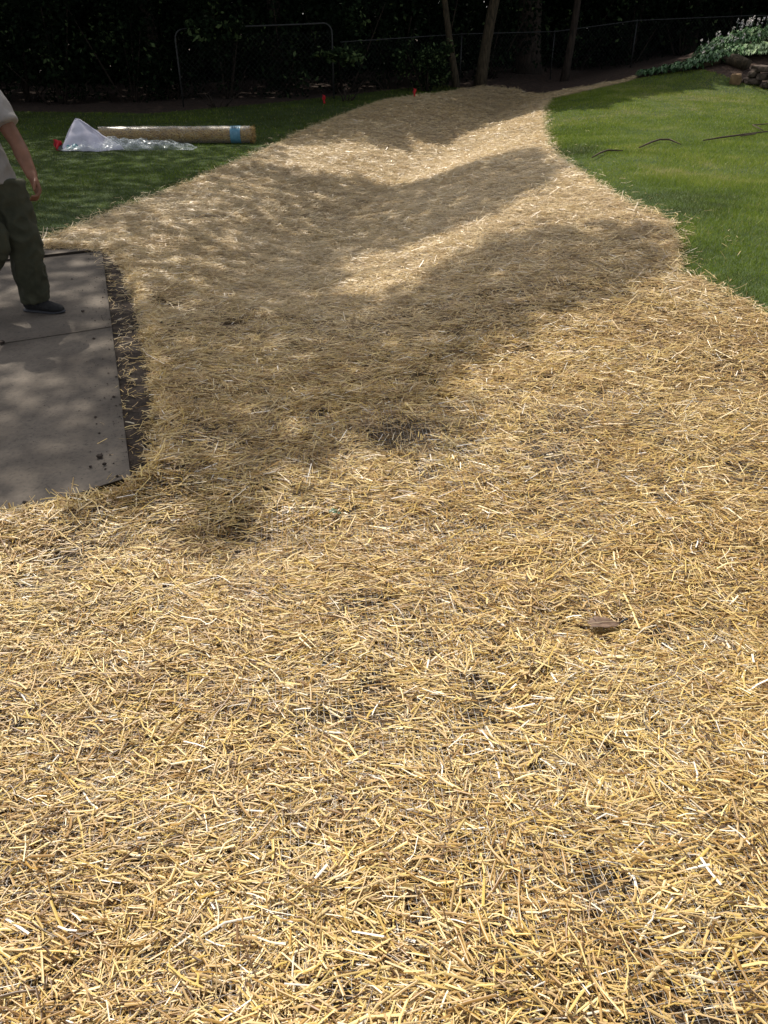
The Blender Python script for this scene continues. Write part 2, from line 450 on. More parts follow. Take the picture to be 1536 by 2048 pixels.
THIN = [(*gp(a_, b_), r_, p_) for a_, b_, r_, p_ in ((150, 1130, .11, .85), (90, 1180, .08, .6), (960, 1440, .06, .85), (1190, 1790, .05, .9), (1010, 1910, .035, .9), (620, 1710, .03, .8), (905, 825, .06, .9),
        (1320, 850, .10, .6), (1480, 960, .08, .7), (460, 655, .10, .9), (500, 1085, .10, .75), (1200, 800, .06, .6), (40, 1480, .04, .7), (1100, 1000, .10, .5), (1350, 1300, .05, .6))]
def gen_straw(y0, y1, dens, lmean, wmean, vee, margin, layer=0.026):
    xw = (y1 * .848 + .85) * .5 + margin
    n = int(dens * 2 * xw * (y1 - y0))
    x = rng.uniform(-xw, xw, n); y = rng.uniform(y0, y1, n)
    thin = fnoise(x * 1.6, y * 1.6, 51) + 0.6 * vnoise(x * 6, y * 6, 52)
    jx = x + 0.04 * vnoise(x * 9, y * 9, 61) ; jy = y + 0.05 * vnoise(x * 7, y * 7, 62)
    k = inside(straw_poly, jx, jy) & frustum(x, y, margin) & (rng.random(n) < np.clip(1.05 - 0.55 * np.maximum(0, thin - .15) - .9 * np.maximum(0, thin - .6) - 1.1 * np.maximum(0, vnoise(x * 13, y * 13, 53) - .35), .2, 1))
    for (hx, hy, hr, hp) in THIN:
        k &= rng.random(n) > hp * np.exp(-((x - hx) ** 2 + ((y - hy) * .8) ** 2) / hr ** 2 * (1 + .8 * vnoise(x * 12, y * 12, 55)))
    x, y = x[k], y[k]; n = len(x)
    lay = rng.random(n)
    dpt = layer * lay ** 0.8
    z = straw_z(x, y) + dpt
    length = np.clip(rng.lognormal(math.log(lmean), .45, n), .02, .19 if vee else .12)
    width = np.clip(rng.lognormal(math.log(wmean), .35, n), .0012, .0065 if vee else wmean * 1.5)
    flow = 0.35 * vnoise(x * .8, y * .8, 71)
    yaw = np.where(rng.random(n) < .5, rng.normal(0, .45, n) + flow, rng.uniform(-math.pi, math.pi, n))
    mat_ = rng.random(n) < .18
    yaw = np.where(mat_, 2.6 * vnoise(x * 4.5, y * 4.5, 72) + rng.normal(0, .16, n), yaw)
    pitch = rng.normal(0, .13, n); roll = rng.normal(0, .38, n)
    up = rng.random(n) < .03
    pitch[up] = rng.uniform(.2, .7, up.sum()); z[up] += length[up] * .25
    tint = np.clip(rng.normal(.46, .23, n) + .04 * sst(6, 14, y) + .12 * vnoise(x * 3, y * 3, 81) + .10 * (lay - .5), 0, 1)  # the rise with y also paints glare on distant straw
    wh = rng.random(n); tint[wh < .022] = rng.uniform(.85, 1, (wh < .022).sum()); tint[wh > .91] = rng.uniform(0, .25, (wh > .91).sum())
    bend = rng.normal(0, .06, n) * length
    return strands(x, y, z, length, width, yaw, pitch, roll, tint, bend, vee)

def gen_edge(line, n, spread, lmean, wmean, up=0.5, outward=0.0):
    """loose and frayed straws along a border"""
    seg = np.diff(line, axis=0); ln = np.hypot(seg[:, 0], seg[:, 1])
    i = rng.choice(len(seg), n, p=ln / ln.sum()); t = rng.random(n)
    p = line[i] + seg[i] * t[:, None]
    off = rng.normal(0, spread, (n, 2)) * (0.4 + 1.2 * np.abs(vnoise(p[:, 0] * 3, p[:, 1] * 3, 91)))[:, None]
    x = p[:, 0] + off[:, 0]; y = p[:, 1] + off[:, 1]
    inn = inside(straw_poly, x, y)
    z = np.where(inn, straw_z(x, y) + rng.uniform(0.0, .05, n), height(x, y) + rng.uniform(.008, .035, n))
    length = np.clip(rng.lognormal(math.log(lmean), .4, n), .03, .2)
    width = np.clip(rng.lognormal(math.log(wmean), .3, n), .0015, .007)
    pitch = np.where(rng.random(n) < up, rng.normal(0, .45, n), rng.normal(0, .1, n))
    tint = np.clip(rng.normal(.55, .2, n), 0, 1)
    return strands(x, y, z, length, width, rng.uniform(-3.14, 3.14, n), pitch, rng.normal(0, .5, n), tint, rng.normal(0, .08, n) * length, True)

def build_strands(name, parts, m, parent=None):
    V = []; F = []; T = []; o = 0
    for v, f, t in parts:
        V.append(v); F.append(f + o); T.append(t); o += len(v)
    V = np.vstack(V)
    pale = .48 * np.clip(sst(2.6, 8.0, V[:, 1]) + .25 * vnoise(V[:, 0] * 1.2, V[:, 1] * 1.2, 93) * sst(2.5, 4, V[:, 1]), 0, 1.1)  # grows with distance: grazing glare painted into the far straw
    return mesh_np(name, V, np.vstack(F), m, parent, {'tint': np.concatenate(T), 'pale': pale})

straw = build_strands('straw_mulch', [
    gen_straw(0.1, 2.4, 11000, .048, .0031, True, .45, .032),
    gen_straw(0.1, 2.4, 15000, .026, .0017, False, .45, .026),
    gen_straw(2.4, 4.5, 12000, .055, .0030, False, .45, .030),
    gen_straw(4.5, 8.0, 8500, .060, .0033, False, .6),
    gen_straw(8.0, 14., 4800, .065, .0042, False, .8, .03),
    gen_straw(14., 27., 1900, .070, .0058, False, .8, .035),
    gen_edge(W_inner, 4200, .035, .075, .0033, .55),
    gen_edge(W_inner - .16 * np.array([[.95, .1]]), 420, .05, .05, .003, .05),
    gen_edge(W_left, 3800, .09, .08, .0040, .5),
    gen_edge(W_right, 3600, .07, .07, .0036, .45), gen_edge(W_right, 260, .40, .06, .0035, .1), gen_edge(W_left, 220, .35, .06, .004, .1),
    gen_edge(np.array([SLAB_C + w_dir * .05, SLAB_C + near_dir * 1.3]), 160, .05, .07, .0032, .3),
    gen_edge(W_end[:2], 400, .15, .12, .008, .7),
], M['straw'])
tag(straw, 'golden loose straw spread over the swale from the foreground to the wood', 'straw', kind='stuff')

# plastic netting over the near straw
def netting():
    V = []; F = []; o = 0
    sp = .019
    def thread(x, y, hide):
        nonlocal o
        z = straw_z(x, y) + .020 + .012 * vnoise(x * 5, y * 5, 101) + .003 * vnoise(x * 20, y * 20, 102)
        n = len(x)
        tx = np.gradient(x); ty = np.gradient(y); l = np.hypot(tx, ty); nx_, ny_ = -ty / l, tx / l
        w = .00042
        a = np.stack([x + nx_ * w, y + ny_ * w, z], 1); b = np.stack([x - nx_ * w, y - ny_ * w, z + .0002], 1)
        V.append(np.stack([a, b], 1).reshape(-1, 3))
        i = np.arange(n - 1) * 2
        F.append(np.stack([i, i + 1, i + 3, i + 2], 1)[hide] + o); o += 2 * n
    for x0 in np.arange(-1.9, 1.9, sp):
        y = np.arange(.3, 3.6, .03)
        x = x0 + .02 * vnoise(y * 1.5, y * 0 + x0 * 2, 103) + .004 * vnoise(y * 9, y * 0 + x0 * 9, 104) - 0.10 * (y - 1.5)
        mid = (x[1:] + x[:-1]) / 2; my = (y[1:] + y[:-1]) / 2
        thread(x, y, inside(straw_poly, mid, my) & frustum(mid, my, .2))
    for y0 in np.arange(.35, 3.5, sp):
        x = np.arange(-1.9, 1.9, .03)
        y = y0 + .02 * vnoise(x * 1.5, x * 0 + y0 * 2, 105) + .004 * vnoise(x * 9, x * 0 + y0 * 9, 106) + 0.10 * x
        mid = (x[1:] + x[:-1]) / 2; my = (y[1:] + y[:-1]) / 2
        thread(x, y, inside(straw_poly, mid, my) & frustum(mid, my, .2))
    V = np.vstack(V)
    o_ = mesh_np('plastic_netting', V, np.vstack(F), M['net'], None, {'tint': rng.random(len(V))})
    tag(o_, 'fine clear plastic netting stretched over the near straw', 'netting', kind='stuff')
netting()

# ------------------------------------------------------------------ grass
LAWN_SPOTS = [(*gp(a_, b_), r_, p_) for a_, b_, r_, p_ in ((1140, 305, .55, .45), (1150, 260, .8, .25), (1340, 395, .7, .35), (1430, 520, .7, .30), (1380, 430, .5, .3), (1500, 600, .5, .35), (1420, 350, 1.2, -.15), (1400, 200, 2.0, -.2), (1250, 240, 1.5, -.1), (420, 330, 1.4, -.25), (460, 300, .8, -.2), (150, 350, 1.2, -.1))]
def blades(poly, y0, y1, xr, dens, hgt, wid, tint_mu, lean=.35, fr=1.0):
    n = int(dens * (y1 - y0) * (xr[1] - xr[0]))
    x = rng.uniform(*xr, n); y = rng.uniform(y0, y1, n)
    k = inside(poly, x, y) & frustum(x, y, fr)
    x, y = x[k], y[k]; n = len(x)
    z = height(x, y)
    a = rng.uniform(0, 2 * math.pi, n); h = hgt * rng.uniform(.5, 1.3, n) * (1 + .35 * vnoise(x * 1.3, y * 1.3, 111))
    ca, sa = np.cos(a), np.sin(a)
    lx = rng.normal(0, lean, n) * h; ly = rng.normal(0, lean, n) * h
    w = wid * rng.uniform(.6, 1.3, n) / 2
    P0 = np.stack([x - ca * w, y - sa * w, z], 1); P1 = np.stack([x + ca * w, y + sa * w, z], 1)
    T = np.stack([x + lx, y + ly, z + h], 1)
    V = np.stack([P0, P1, T], 1).reshape(-1, 3)
    F = np.arange(3 * n).reshape(-1, 3)
    t = np.clip(rng.normal(tint_mu, .16, n) + .30 * fnoise(x * .9, y * .9, 121) + .16 * vnoise(x * 4, y * 4, 122), 0, .97)
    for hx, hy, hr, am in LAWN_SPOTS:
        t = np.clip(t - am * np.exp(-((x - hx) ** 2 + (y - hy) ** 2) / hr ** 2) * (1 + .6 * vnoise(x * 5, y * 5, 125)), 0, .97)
    dry = rng.random(n) < .02 + .05 * np.clip(vnoise(x * 1.1, y * 1.1, 123), 0, 1); t[dry] = rng.uniform(.85, 1, dry.sum())
    return V, F, np.repeat(t, 3)
def build_blades(name, parts):
    V = []; F = []; T = []; o = 0
    for v, f, t in parts:
        V.append(v); F.append(f + o); T.append(t); o += len(v)
    return mesh_np(name, np.vstack(V), np.vstack(F), M['grass'], None, {'tint': np.concatenate(T)})
gR = build_blades('grass', [blades(lawn_right_poly, 4, 9, (2, 8), 9000, .029, .0042, .52, .6), blades(lawn_right_poly, 9, 14, (2, 10), 5000, .031, .0058, .52, .6),
                            blades(lawn_right_poly, 14, 25, (2, 15), 2200, .034, .009, .54, .6)])
tag(gR, 'short sunlit grass on the bank right of the straw', 'grass', kind='stuff')
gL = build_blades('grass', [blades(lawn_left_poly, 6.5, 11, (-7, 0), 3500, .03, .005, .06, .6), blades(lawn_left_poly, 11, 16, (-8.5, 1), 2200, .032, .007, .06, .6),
                            blades(lawn_left_poly, 16, 25, (-12, 4), 900, .038, .011, .04, .6)])  # low tint: the shade on this lawn is put into the grass colour
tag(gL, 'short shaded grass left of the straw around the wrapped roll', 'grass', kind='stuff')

# ------------------------------------------------------------------ foliage helpers
def leaves_mesh(P, size, m, name, parent, aspect=.6, tint=None, droop=0.0):
    n = len(P)
    N = rng.normal(0, 1, (n, 3)); N[:, 2] = np.abs(N[:, 2]) + droop; N /= np.linalg.norm(N, axis=1)[:, None]
    A = np.cross(N, rng.normal(0, 1, (n, 3))); A /= np.linalg.norm(A, axis=1)[:, None]
    B = np.cross(N, A)
    s = (size * rng.uniform(.6, 1.3, n))[:, None]
    V = np.stack([P - A * s * .5, P + B * s * aspect * .5 + A * s * .05 - N * s * .04, P + A * s * .5, P - B * s * aspect * .5 + A * s * .05 - N * s * .04], 1).reshape(-1, 3)
    F = np.arange(4 * n).reshape(-1, 4)
    if tint is None: tint = np.clip(rng.normal(.45, .2, n), 0, 1)
    return mesh_np(name, V, F, m, parent, {'tint': np.repeat(tint, 4)})
def tube(name, pts, rad, m, parent=None, seg=10, wob=0.0, smooth=True):
    pts = np.array(pts, float); n = len(pts)
    rad = np.broadcast_to(np.array(rad, float), (n,))
    V = []
    T = np.gradient(pts, axis=0); T /= np.linalg.norm(T, axis=1)[:, None]
    ref = np.array([0.12, 0.31, 1.0]) if abs(T[0][2]) < .8 else np.array([1.0, .2, .1])
    for i in range(n):
        a = np.cross(T[i], ref); a /= np.linalg.norm(a); b = np.cross(T[i], a)
        for k in range(seg):
            th = 2 * math.pi * k / seg
            r = rad[i] * (1 + wob * math.sin(th * 3 + i * .7) + wob * random.uniform(-.5, .5))
            V.append(pts[i] + (a * math.cos(th) + b * math.sin(th)) * r)
    idx = np.arange(n * seg).reshape(n, seg)
    q = np.stack([idx[:-1], np.roll(idx[:-1], -1, 1), np.roll(idx[1:], -1, 1), idx[1:]], -1).reshape(-1, 4)
    caps = np.array([idx[0][::-1], idx[-1]])
    return mesh_np(name, np.array(V), [q, caps], m, parent, smooth=smooth)
def join_tubes(name, specs, m, parent, seg=8, wob=0.0):
    obs = [tube('t', p, r, m, None, seg, wob) for p, r in specs]
    V = []; F = []; o = 0; caps = []
    for ob in obs:
        me = ob.data; n = len(me.vertices); v = np.empty(n * 3, np.float32); me.vertices.foreach_get('co', v); V.append(v.reshape(-1, 3))
        for p in me.polygons:
            (F if len(p.vertices) == 4 else caps).append([a + o for a in p.vertices])
        o += n
        bpy.data.objects.remove(ob); bpy.data.meshes.remove(me)
    fl = [np.array(F)]
    if caps: fl.append(np.array(caps))
    return mesh_np(name, np.vstack(V), fl, m, parent, smooth=True)

# ------------------------------------------------------------------ where the tree crowns throw their shade
near_shade = gpoly([(-400, 1150), (0, 1052), (180, 1035), (300, 1005), (400, 1050), (480, 1085), (545, 1010), (600, 940), (740, 928), (810, 915), (935, 885), (905, 835),
                    (825, 770), (950, 718), (1100, 650), (1250, 603), (1350, 560), (1420, 520), (1350, 470), (1150, 462), (1000, 490), (860, 560), (740, 605), (640, 596), (690, 505), (800, 500),
                    (1000, 425), (1120, 375), (1150, 345), (1110, 320), (1085, 300), (900, 345), (800, 375), (700, 355), (600, 350), (540, 330), (590, 300), (700, 287), (760, 300),
                    (790, 290), (790, 270), (860, 283), (960, 248), (1095, 222), (1200, 218), (1300, 195), (1400, 180), (1536, 172), (1700, 150)])
far_shade = [[16, 23.5], [40, 23.5], [40, 50], [-34, 50], [-30, 7], [-9, 3], [-3, 1.6]]
shade_poly = np.vstack([near_shade, far_shade])
spots = [(420, 545, .35), (470, 490, .3), (360, 430, .25), (500, 660, .25), (60, 800, .28), (40, 880, .2), (930, 205, .5), (1000, 195, .4), (800, 300, .4), (1510, 104, 4.5), (1560, 104, 4.5), (1455, 112, 1.6), (1262, 168, 1.0), (330, 560, .2), (40, 1000, .2), (700, 440, .3), (560, 560, .3)]
SP = [(gp(a, b), r) for a, b, r in spots]
def shade_prob(x, y):
    s = inside(shade_poly, x, y).astype(float)
    for p, r in SP:
        s *= 1 - .9 * np.exp(-((x - p[0]) ** 2 + ((y - p[1]) / 1.3) ** 2) / (r * .5) ** 2)
    s *= 1 - .50 * sst(0, 1.2, -.2 - (x - np.interp(y, CY, CX))) * sst(2.6, 4.5, y)
    return s
SHX = SUN_H * (1 / math.tan(SUN_EL))
def shade_keep(P):
    gx = P[:, 0] - SHX[0] * P[:, 2]; gy = P[:, 1] - SHX[1] * P[:, 2]
    return P[rng.random(len(P)) < shade_prob(gx + rng.normal(0, .15, len(P)), gy + rng.normal(0, .15, len(P)))]
def crown_leaves(region, dens, z0, z1, size, name, parent, centre=None, rad=None, soft=0.12):
    (x0, x1), (y0, y1) = region
    n = int(dens * (x1 - x0) * (y1 - y0))
    gx = rng.uniform(x0, x1, n); gy = rng.uniform(y0, y1, n)
    k = rng.random(n) < shade_prob(gx + rng.normal(0, soft, n), gy + rng.normal(0, soft, n)) * np.clip(.95 + .35 * fnoise(gx * .9, gy * .9, 141), .55, 1)
    gx, gy = gx[k], gy[k]; n = len(gx)
    z = rng.uniform(z0, z1, n) + .8 * vnoise(gx * .6, gy * .6, 131)
    P = np.stack([gx + SHX[0] * z, gy + SHX[1] * z, z], 1)
    return leaves_mesh(P, size, M['leaf_crown'], name, parent, aspect=.65, tint=rng.random(n), droop=.6)

# big tree beyond the left edge, whose crown reaches over the swale
bt = tag(empty('broadleaf_tree', (-9.2, 10.5, 0)), 'large broadleaf tree beyond the slab whose spreading crown shades the near straw', 'tree')
crown_leaves(((-5.5, 3.6), (1.5, 8.6)), 430, 9.0, 11.5, .17, 'crown', bt).location = (9.2, -10.5, 0)
join_tubes('trunk', [(np.array(p_) * [1, 1, 1.28], r_) for p_, r_ in [([(0, 0, -.3), (.1, .1, 1.5), (.3, .1, 3.5), (.8, 0, 5.5), (1.6, -.2, 7.2)], [.45, .34, .30, .25, .18]),
                     ([(.8, 0, 5.3), (2.5, -.3, 6.6), (4.6, .6, 7.6), (6.4, .9, 8.2)], [.16, .12, .08, .03]),
                     ([(1.6, -.2, 7.0), (3.0, .9, 7.8), (4.6, 1.2, 8.2)], [.10, .06, .02]),
                     ([(1.4, -.2, 6.8), (2.6, 1.8, 7.8), (5.5, 3.0, 8.4)], [.12, .08, .03])]], M['bark'], bt, wob=.05)
bt2 = tag(empty('broadleaf_tree', (-10.5, 17.5, 0)), 'tall broadleaf tree behind the wrapped roll reaching over the middle of the swale', 'tree')
crown_leaves(((-8.0, 5.5), (8.6, 19.5)), 270, 9.0, 11.5, .21, 'crown', bt2).location = (10.5, -17.5, 0)
join_tubes('trunk', [(np.array(p_) * [1, 1, 1.28], r_) for p_, r_ in [([(0, 0, -.3), (.1, .1, 2.5), (.4, .1, 5.5), (1.2, 0, 7.5)], [.40, .30, .24, .18]),
                     ([(.8, 0, 6.3), (3.5, -.3, 7.6), (7.6, .4, 8.6), (10., .2, 9.)], [.15, .11, .06, .03]),
                     ([(1.0, -.2, 7.0), (3.2, -2.6, 7.8), (6.0, -4.2, 8.4)], [.12, .08, .03])]], M['bark'], bt2, wob=.05)

# ------------------------------------------------------------------ the wood behind
FENCE = [(-1.05, 21.75), (2.1, 24.4), (4.9, 26.0), (7.5, 27.0), (11.4, 28.3), (14.4, 29.0)]
def gz(x, y): return float(height(x, y))
# trunks that can be told apart
def trunk_tree(name, label, base_px, Y, top_px, r0, r1, m, crown_c, crown_r, crown_n, ox=None, cat='tree'):
    d = ray(*base_px); t = Y / d[1]; bx = d[0] * t
    d2 = ray(*top_px); t2 = Y / d2[1]; tx = d2[0] * t2; tz = CAM_H + d2[2] * t2
    b0 = gz(bx, Y)
    root = tag(empty(name, (bx, Y, b0)), label, cat)
    sx = (tx - bx) / max(tz - b0, .3)
    H = 7.5
    pts = []; rr = []
    for k in range(14):
        f = k / 13; zz = -.2 + H * f
        pts.append((sx * zz * (1 + .0 * f) + .05 * math.sin(f * 9 + bx), .04 * math.sin(f * 7 + bx * 2), zz))
        rr.append(r0 + (r1 - r0) * f + r0 * .5 * math.exp(-f * 14))
    specs = [(pts, rr)]
    for k in range(4):
        a = random.uniform(0, 6.28); h0 = 5.2 + k * .55
        bxx = sx * h0
        specs.append(([(bxx, 0, h0), (bxx + 1.0 * math.cos(a), math.sin(a), h0 + .6), (bxx + 2.3 * math.cos(a), 2.2 * math.sin(a), h0 + 1.3)], [r1 * .7, r1 * .45, .02]))
    join_tubes('trunk', specs, m, root, seg=12, wob=.05)
    P = rng.normal(0, 1, (crown_n, 3)); P /= np.linalg.norm(P, axis=1)[:, None]
    P *= (rng.uniform(.25, 1, crown_n) ** .5)[:, None]
    P = P * np.array([crown_r, crown_r, 1.6]) + np.array([crown_c[0], crown_c[1], crown_c[2]])
    org = np.array([bx if ox is None else ox, Y, b0])
    P = shade_keep(P + org) - org
    leaves_mesh(P, .34, M['leaf_crown'], 'crown', root, tint=rng.random(len(P)))
    return root
trunk_tree('slender_tree', 'slender twin looking tree trunk close beside the first fence post', (910, 150), 23.6, (893, 0), .085, .05, M['bark_brown'], (0, 0, 7.4), 3.4, 4500)
trunk_tree('leaning_tree', 'pale leaning tree trunk between the slender trunk and the thick trunk', (960, 138), 24.0, (993, 0), .14, .10, M['bark_brown'], (1, 0, 7.6), 3.8, 5500)
trunk_tree('thick_tree', 'thickest dark tree trunk standing behind the fence', (1058, 128), 27.6, (1058, 0), .36, .30, M['bark'], (0, 0, 7.8), 4.5, 8000)
trunk_tree('thin_tree', 'thin bent grey tree trunk to the right of the thick trunk', (1134, 128), 25.4, (1152, 0), .10, .07, M['bark'], (0, 0, 7.4), 3.6, 5000)
for i, (x, y) in enumerate([(-16, 26), (-11.5, 24), (-7.0, 27), (-3.2, 25.5), (10.5, 31), (14.5, 28), (19.5, 30)]):
    o = trunk_tree('forest_tree', ['tall dark tree at the far left of the wood', 'dark tree behind the hedge left of the wrapped roll', 'dark tree behind the left gate post', 'dark tree behind the right gate post',
                                   'dark tree behind the fence near its last posts', 'dark tree behind the flowering hostas', 'dark tree behind the stone edging'][i],
                   (768, 120), y, (768 + random.uniform(-12, 12), 0), .2, .14, M['bark'], (0, 0, 7.6), 4.6, 7000, ox=x)
    o.location.x = x; o.location.z = gz(x, y)

# leafy shrubs along the edge of the wood
def shrub(x, y, rx, ry, h, n, size, label, m='leaf_dark', name='shrub', z_off=0.0, group=None, tm=.42):
    root = tag(empty(name, (x, y, gz(x, y))), label, 'shrub', group)
    k = 26
    C = rng.normal(0, .45, (k, 3)) * np.array([rx, ry, 0]) ; C[:, 2] = rng.uniform(.12, 1, k) * h
    ci = rng.integers(0, k, n)
    P = C[ci] + rng.normal(0, .22, (n, 3)) * np.array([rx * .7, ry * .9, h * .42])
    P[:, 2] = np.abs(P[:, 2]) + z_off
    t = np.clip(rng.normal(tm, .2, n) + .15 * rng.normal(0, 1, k)[ci], 0, 1)
    leaves_mesh(P, size, M[m], 'foliage', root, aspect=.55, tint=t, droop=.2)
    specs = []
    for j in range(6):
        c = C[j]; specs.append(([(c[0] * .15, c[1] * .15, -.1), (c[0] * .6, c[1] * .6, c[2] * .5), tuple(c)], [.03, .02, .008]))
    join_tubes('stem', specs, M['bark'], root, seg=5)
    return root
GRP = 'dense dark shrubs along the edge of the wood'
for i in range(13):
    x = -13.5 + i * 1.35 + random.uniform(-.3, .3); y = 22.6 + .25 * (x + 1) * (x > -1) + random.uniform(-.2, .9)
    if x > -1: y = 23.0 + .75 * (x + 1.0)
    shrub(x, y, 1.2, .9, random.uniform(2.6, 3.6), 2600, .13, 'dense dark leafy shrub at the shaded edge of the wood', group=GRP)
shrub(1.15, 22.6, .62, .5, .95, 2200, .10, 'low rounded green shrub right of the second red flag in front of the fence', tm=.75)
shrub(-.9, 20.9, .55, .3, .30, 500, .13, 'leafy bough hanging in front of the right gate post', name='leafy_branch', z_off=.75, tm=.8)
shrub(-3.9, 20.3, .7, .3, .35, 700, .14, 'leafy bough hanging over the top left corner of the gate', name='leafy_branch', z_off=1.35, tm=.6)
for i in range(9):
    x = 4.5 + i * 1.9; y = 29.5 + .35 * i + random.uniform(-.3, .5)
    shrub(x, y, 1.5, 1.0, random.uniform(2.4, 3.4), 2000, .15, 'dark shrub standing in the wood behind the chain link fence', group='dark shrubs behind the chain link fence')

# the wood beyond: one mass of foliage and shaded canopy
n = 115000
a = rng.uniform(-34, 34, n); dpt = rng.uniform(0, 9, n)
P = np.stack([a, 30 + dpt + 0.012 * a * a * 0 + np.abs(a) * 0.05, rng.uniform(-.2, 9, n)], 1)
P[:, 0] += .8 * vnoise(P[:, 2] * .7, P[:, 0] * .3, 151)
P[:, 2] += height(P[:, 0], P[:, 1]) * (P[:, 2] < 3)
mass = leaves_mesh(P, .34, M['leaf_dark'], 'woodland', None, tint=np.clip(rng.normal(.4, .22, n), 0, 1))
n2 = 75000
x = rng.uniform(-30, 30, n2); y = rng.uniform(19.5, 44, n2)
z = rng.uniform(6.8, 9.4, n2) + .8 * vnoise(x * .3, y * .3, 152)
kk = rng.random(n2) < np.clip(.9 + .35 * vnoise(x * .5, y * .5, 153), .75, 1)
P2 = shade_keep(np.stack([x, y, z], 1)[kk])
can = leaves_mesh(P2, .75, M['leaf_crown'], 'woodland_canopy', None, tint=rng.random(len(P2)), droop=.6)
nb = 16000
Pb = np.stack([rng.uniform(-45, 45, nb), 41 + rng.uniform(0, 2.5, nb), rng.uniform(-.5, 10.5, nb)], 1)
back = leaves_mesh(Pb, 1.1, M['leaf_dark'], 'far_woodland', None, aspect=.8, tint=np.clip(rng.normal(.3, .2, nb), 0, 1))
tag(back, 'farthest dark wall of leaves behind the woodland', 'woodland', kind='stuff')
tag(mass, 'deep dark woodland foliage filling the background', 'woodland', kind='stuff')
tag(can, 'closed leaf canopy of the wood overhead', 'woodland canopy', kind='stuff')

# ------------------------------------------------------------------ gate and fences
def chain(name, pts3, h, m, parent, sp=.11):
    V = []; F = []; o = 0; w = .0011
    for i in range(len(pts3) - 1):
        a = np.array(pts3[i]); b = np.array(pts3[i + 1]); L = np.hypot(*(b - a)[:2]); d = (b - a) / L
        nrm = np.array([-d[1], d[0], 0])
        for s in np.arange(-h, L, sp):
            for sg in (1, -1):
                s0, s1 = (s, s + h) if sg > 0 else (s + h, s)
                z0, z1 = 0, h
                c0, c1 = min(max(s0, 0), L), min(max(s1, 0), L)
                if abs(c1 - c0) < .02: continue
                f0 = (c0 - s0) / (s1 - s0); f1 = (c1 - s0) / (s1 - s0)
                p = a + d * c0 + np.array([0, 0, h * f0]); q = a + d * c1 + np.array([0, 0, h * f1])
                sd = np.array([d[0], d[1], -sg]) * w * .7
                V += [p - sd, p + sd, q + sd, q - sd]; F.append([o, o + 1, o + 2, o + 3]); o += 4
    return tag(mesh_np(name, np.array(V), np.array(F), m, parent), kind='stuff')
gl = g3(370, 221); gl = Vector((-4.76, 20.6, gz(-4.76, 20.6)))
gr = Vector((-1.24, 21.6, gz(-1.24, 21.6)))
gate = tag(empty('pipe_gate', gl), 'wide grey pipe gate frame with rounded top corners in front of the wood', 'gate')
dv = gr - gl; dv.z = gr.z - gl.z; Ld = math.hypot(dv.x, dv.y); ux, uy = dv.x / Ld, dv.y / Ld
HG = 1.64 - gl.z; HR = 1.76
tz0 = HG; tz1 = HR - gl.z
def gpnt(s, z): return (ux * s, uy * s, z)
arc = [gpnt(0, -.1), gpnt(0, .8), gpnt(0, tz0 - .22)]
for k in range(1, 6):
    th = k / 5 * math.pi / 2
    arc.append(gpnt(.2 - .2 * math.cos(th), tz0 - .2 + .2 * math.sin(th)))
arc2 = [gpnt(Ld * f, tz0 + (tz1 - tz0) * f) for f in (.2, .4, .6, .8)]
arc3 = []
for k in range(0, 6):
    th = k / 5 * math.pi / 2
    arc3.append(gpnt(Ld - .2 + .2 * math.sin(th), tz1 - .2 + .2 * math.cos(th)))
arc3 += [gpnt(Ld, .9), gpnt(Ld, dv.z - .1)]
tube('frame', arc + arc2 + arc3, .019, M['pipe'], gate, seg=8)
chain('wire_mesh', [(0, 0, .05), (dv.x, dv.y, .05 + dv.z)], 1.4, M['wire'], gate, .12)

def fence(pts, h, label, bottoms=None):
    p0 = pts[0]
    root = tag(empty('chain_link_fence', (p0[0], p0[1], gz(*p0))), label, 'fence')
    L3 = [np.array([p[0] - p0[0], p[1] - p0[1], gz(*p) - gz(*p0)]) for p in pts]
    tube('rail', [tuple(a + np.array([0, 0, h])) for a in L3], .013, M['pipe'], root, seg=6, smooth=True)
    for a in L3[1:]:
        tube('post', [tuple(a + np.array([0, .03, -.1])), tuple(a + np.array([0, .03, h + .03]))], .018, M['pipe'], root, seg=8)
    chain('chain_link', L3, h, M['wire'], root, .12)
fence(FENCE, 1.2, 'low chain link fence running right from the gate past the tree trunks')

# ------------------------------------------------------------------ stones, hostas, twigs
def stone(parent, loc, dim, m, seed, name='stone'):
    bm = bmesh.new()
    bmesh.ops.create_icosphere(bm, subdivisions=2, radius=1)
    for v in bm.verts:
        n_ = mnoise.noise(v.co * 1.3 + Vector((seed * 3.1, 0, 0)))
        c = v.co.copy()
        c = Vector([math.copysign(abs(q) ** .45, q) for q in c])
        v.co = Vector((c.x * dim[0], c.y * dim[1], c.z * dim[2])) * (1 + .25 * n_)
    me = bpy.data.meshes.new(name); bm.to_mesh(me); bm.free()
    me.materials.append(m)
    o = bpy.data.objects.new(name, me); COL.objects.link(o); o.parent = parent; o.location = loc
    o.rotation_euler = (0, 0, seed * 1.7)
    return o
s0 = g3(1488, 163); s1 = g3(1570, 185)
wall = tag(empty('stone_wall', s0), 'low dry stone wall edging the raised bed at the right', 'wall')
d_ = Vector((s1.x - s0.x, s1.y - s0.y, 0)); 
sc_ = d_.normalized()
ang = math.atan2(sc_.y, sc_.x)
for row in range(3):
    s = .0 + row * .07
    while s < 4.2:
        lw = random.uniform(.10, .2)
        x = sc_.x * (s + lw); y = sc_.y * (s + lw) + random.uniform(-.02, .02)
        zz = gz(s0.x + x, s0.y + y) - s0.z
        so = stone(wall, (x, y, .05 + row * .13 + zz), (lw, .13, .065), M['stone'], random.random() * 50)
        so.rotation_euler = (0, 0, ang + random.uniform(-.1, .1))
        s += 2 * lw + .015
b = g3(1470, 166)
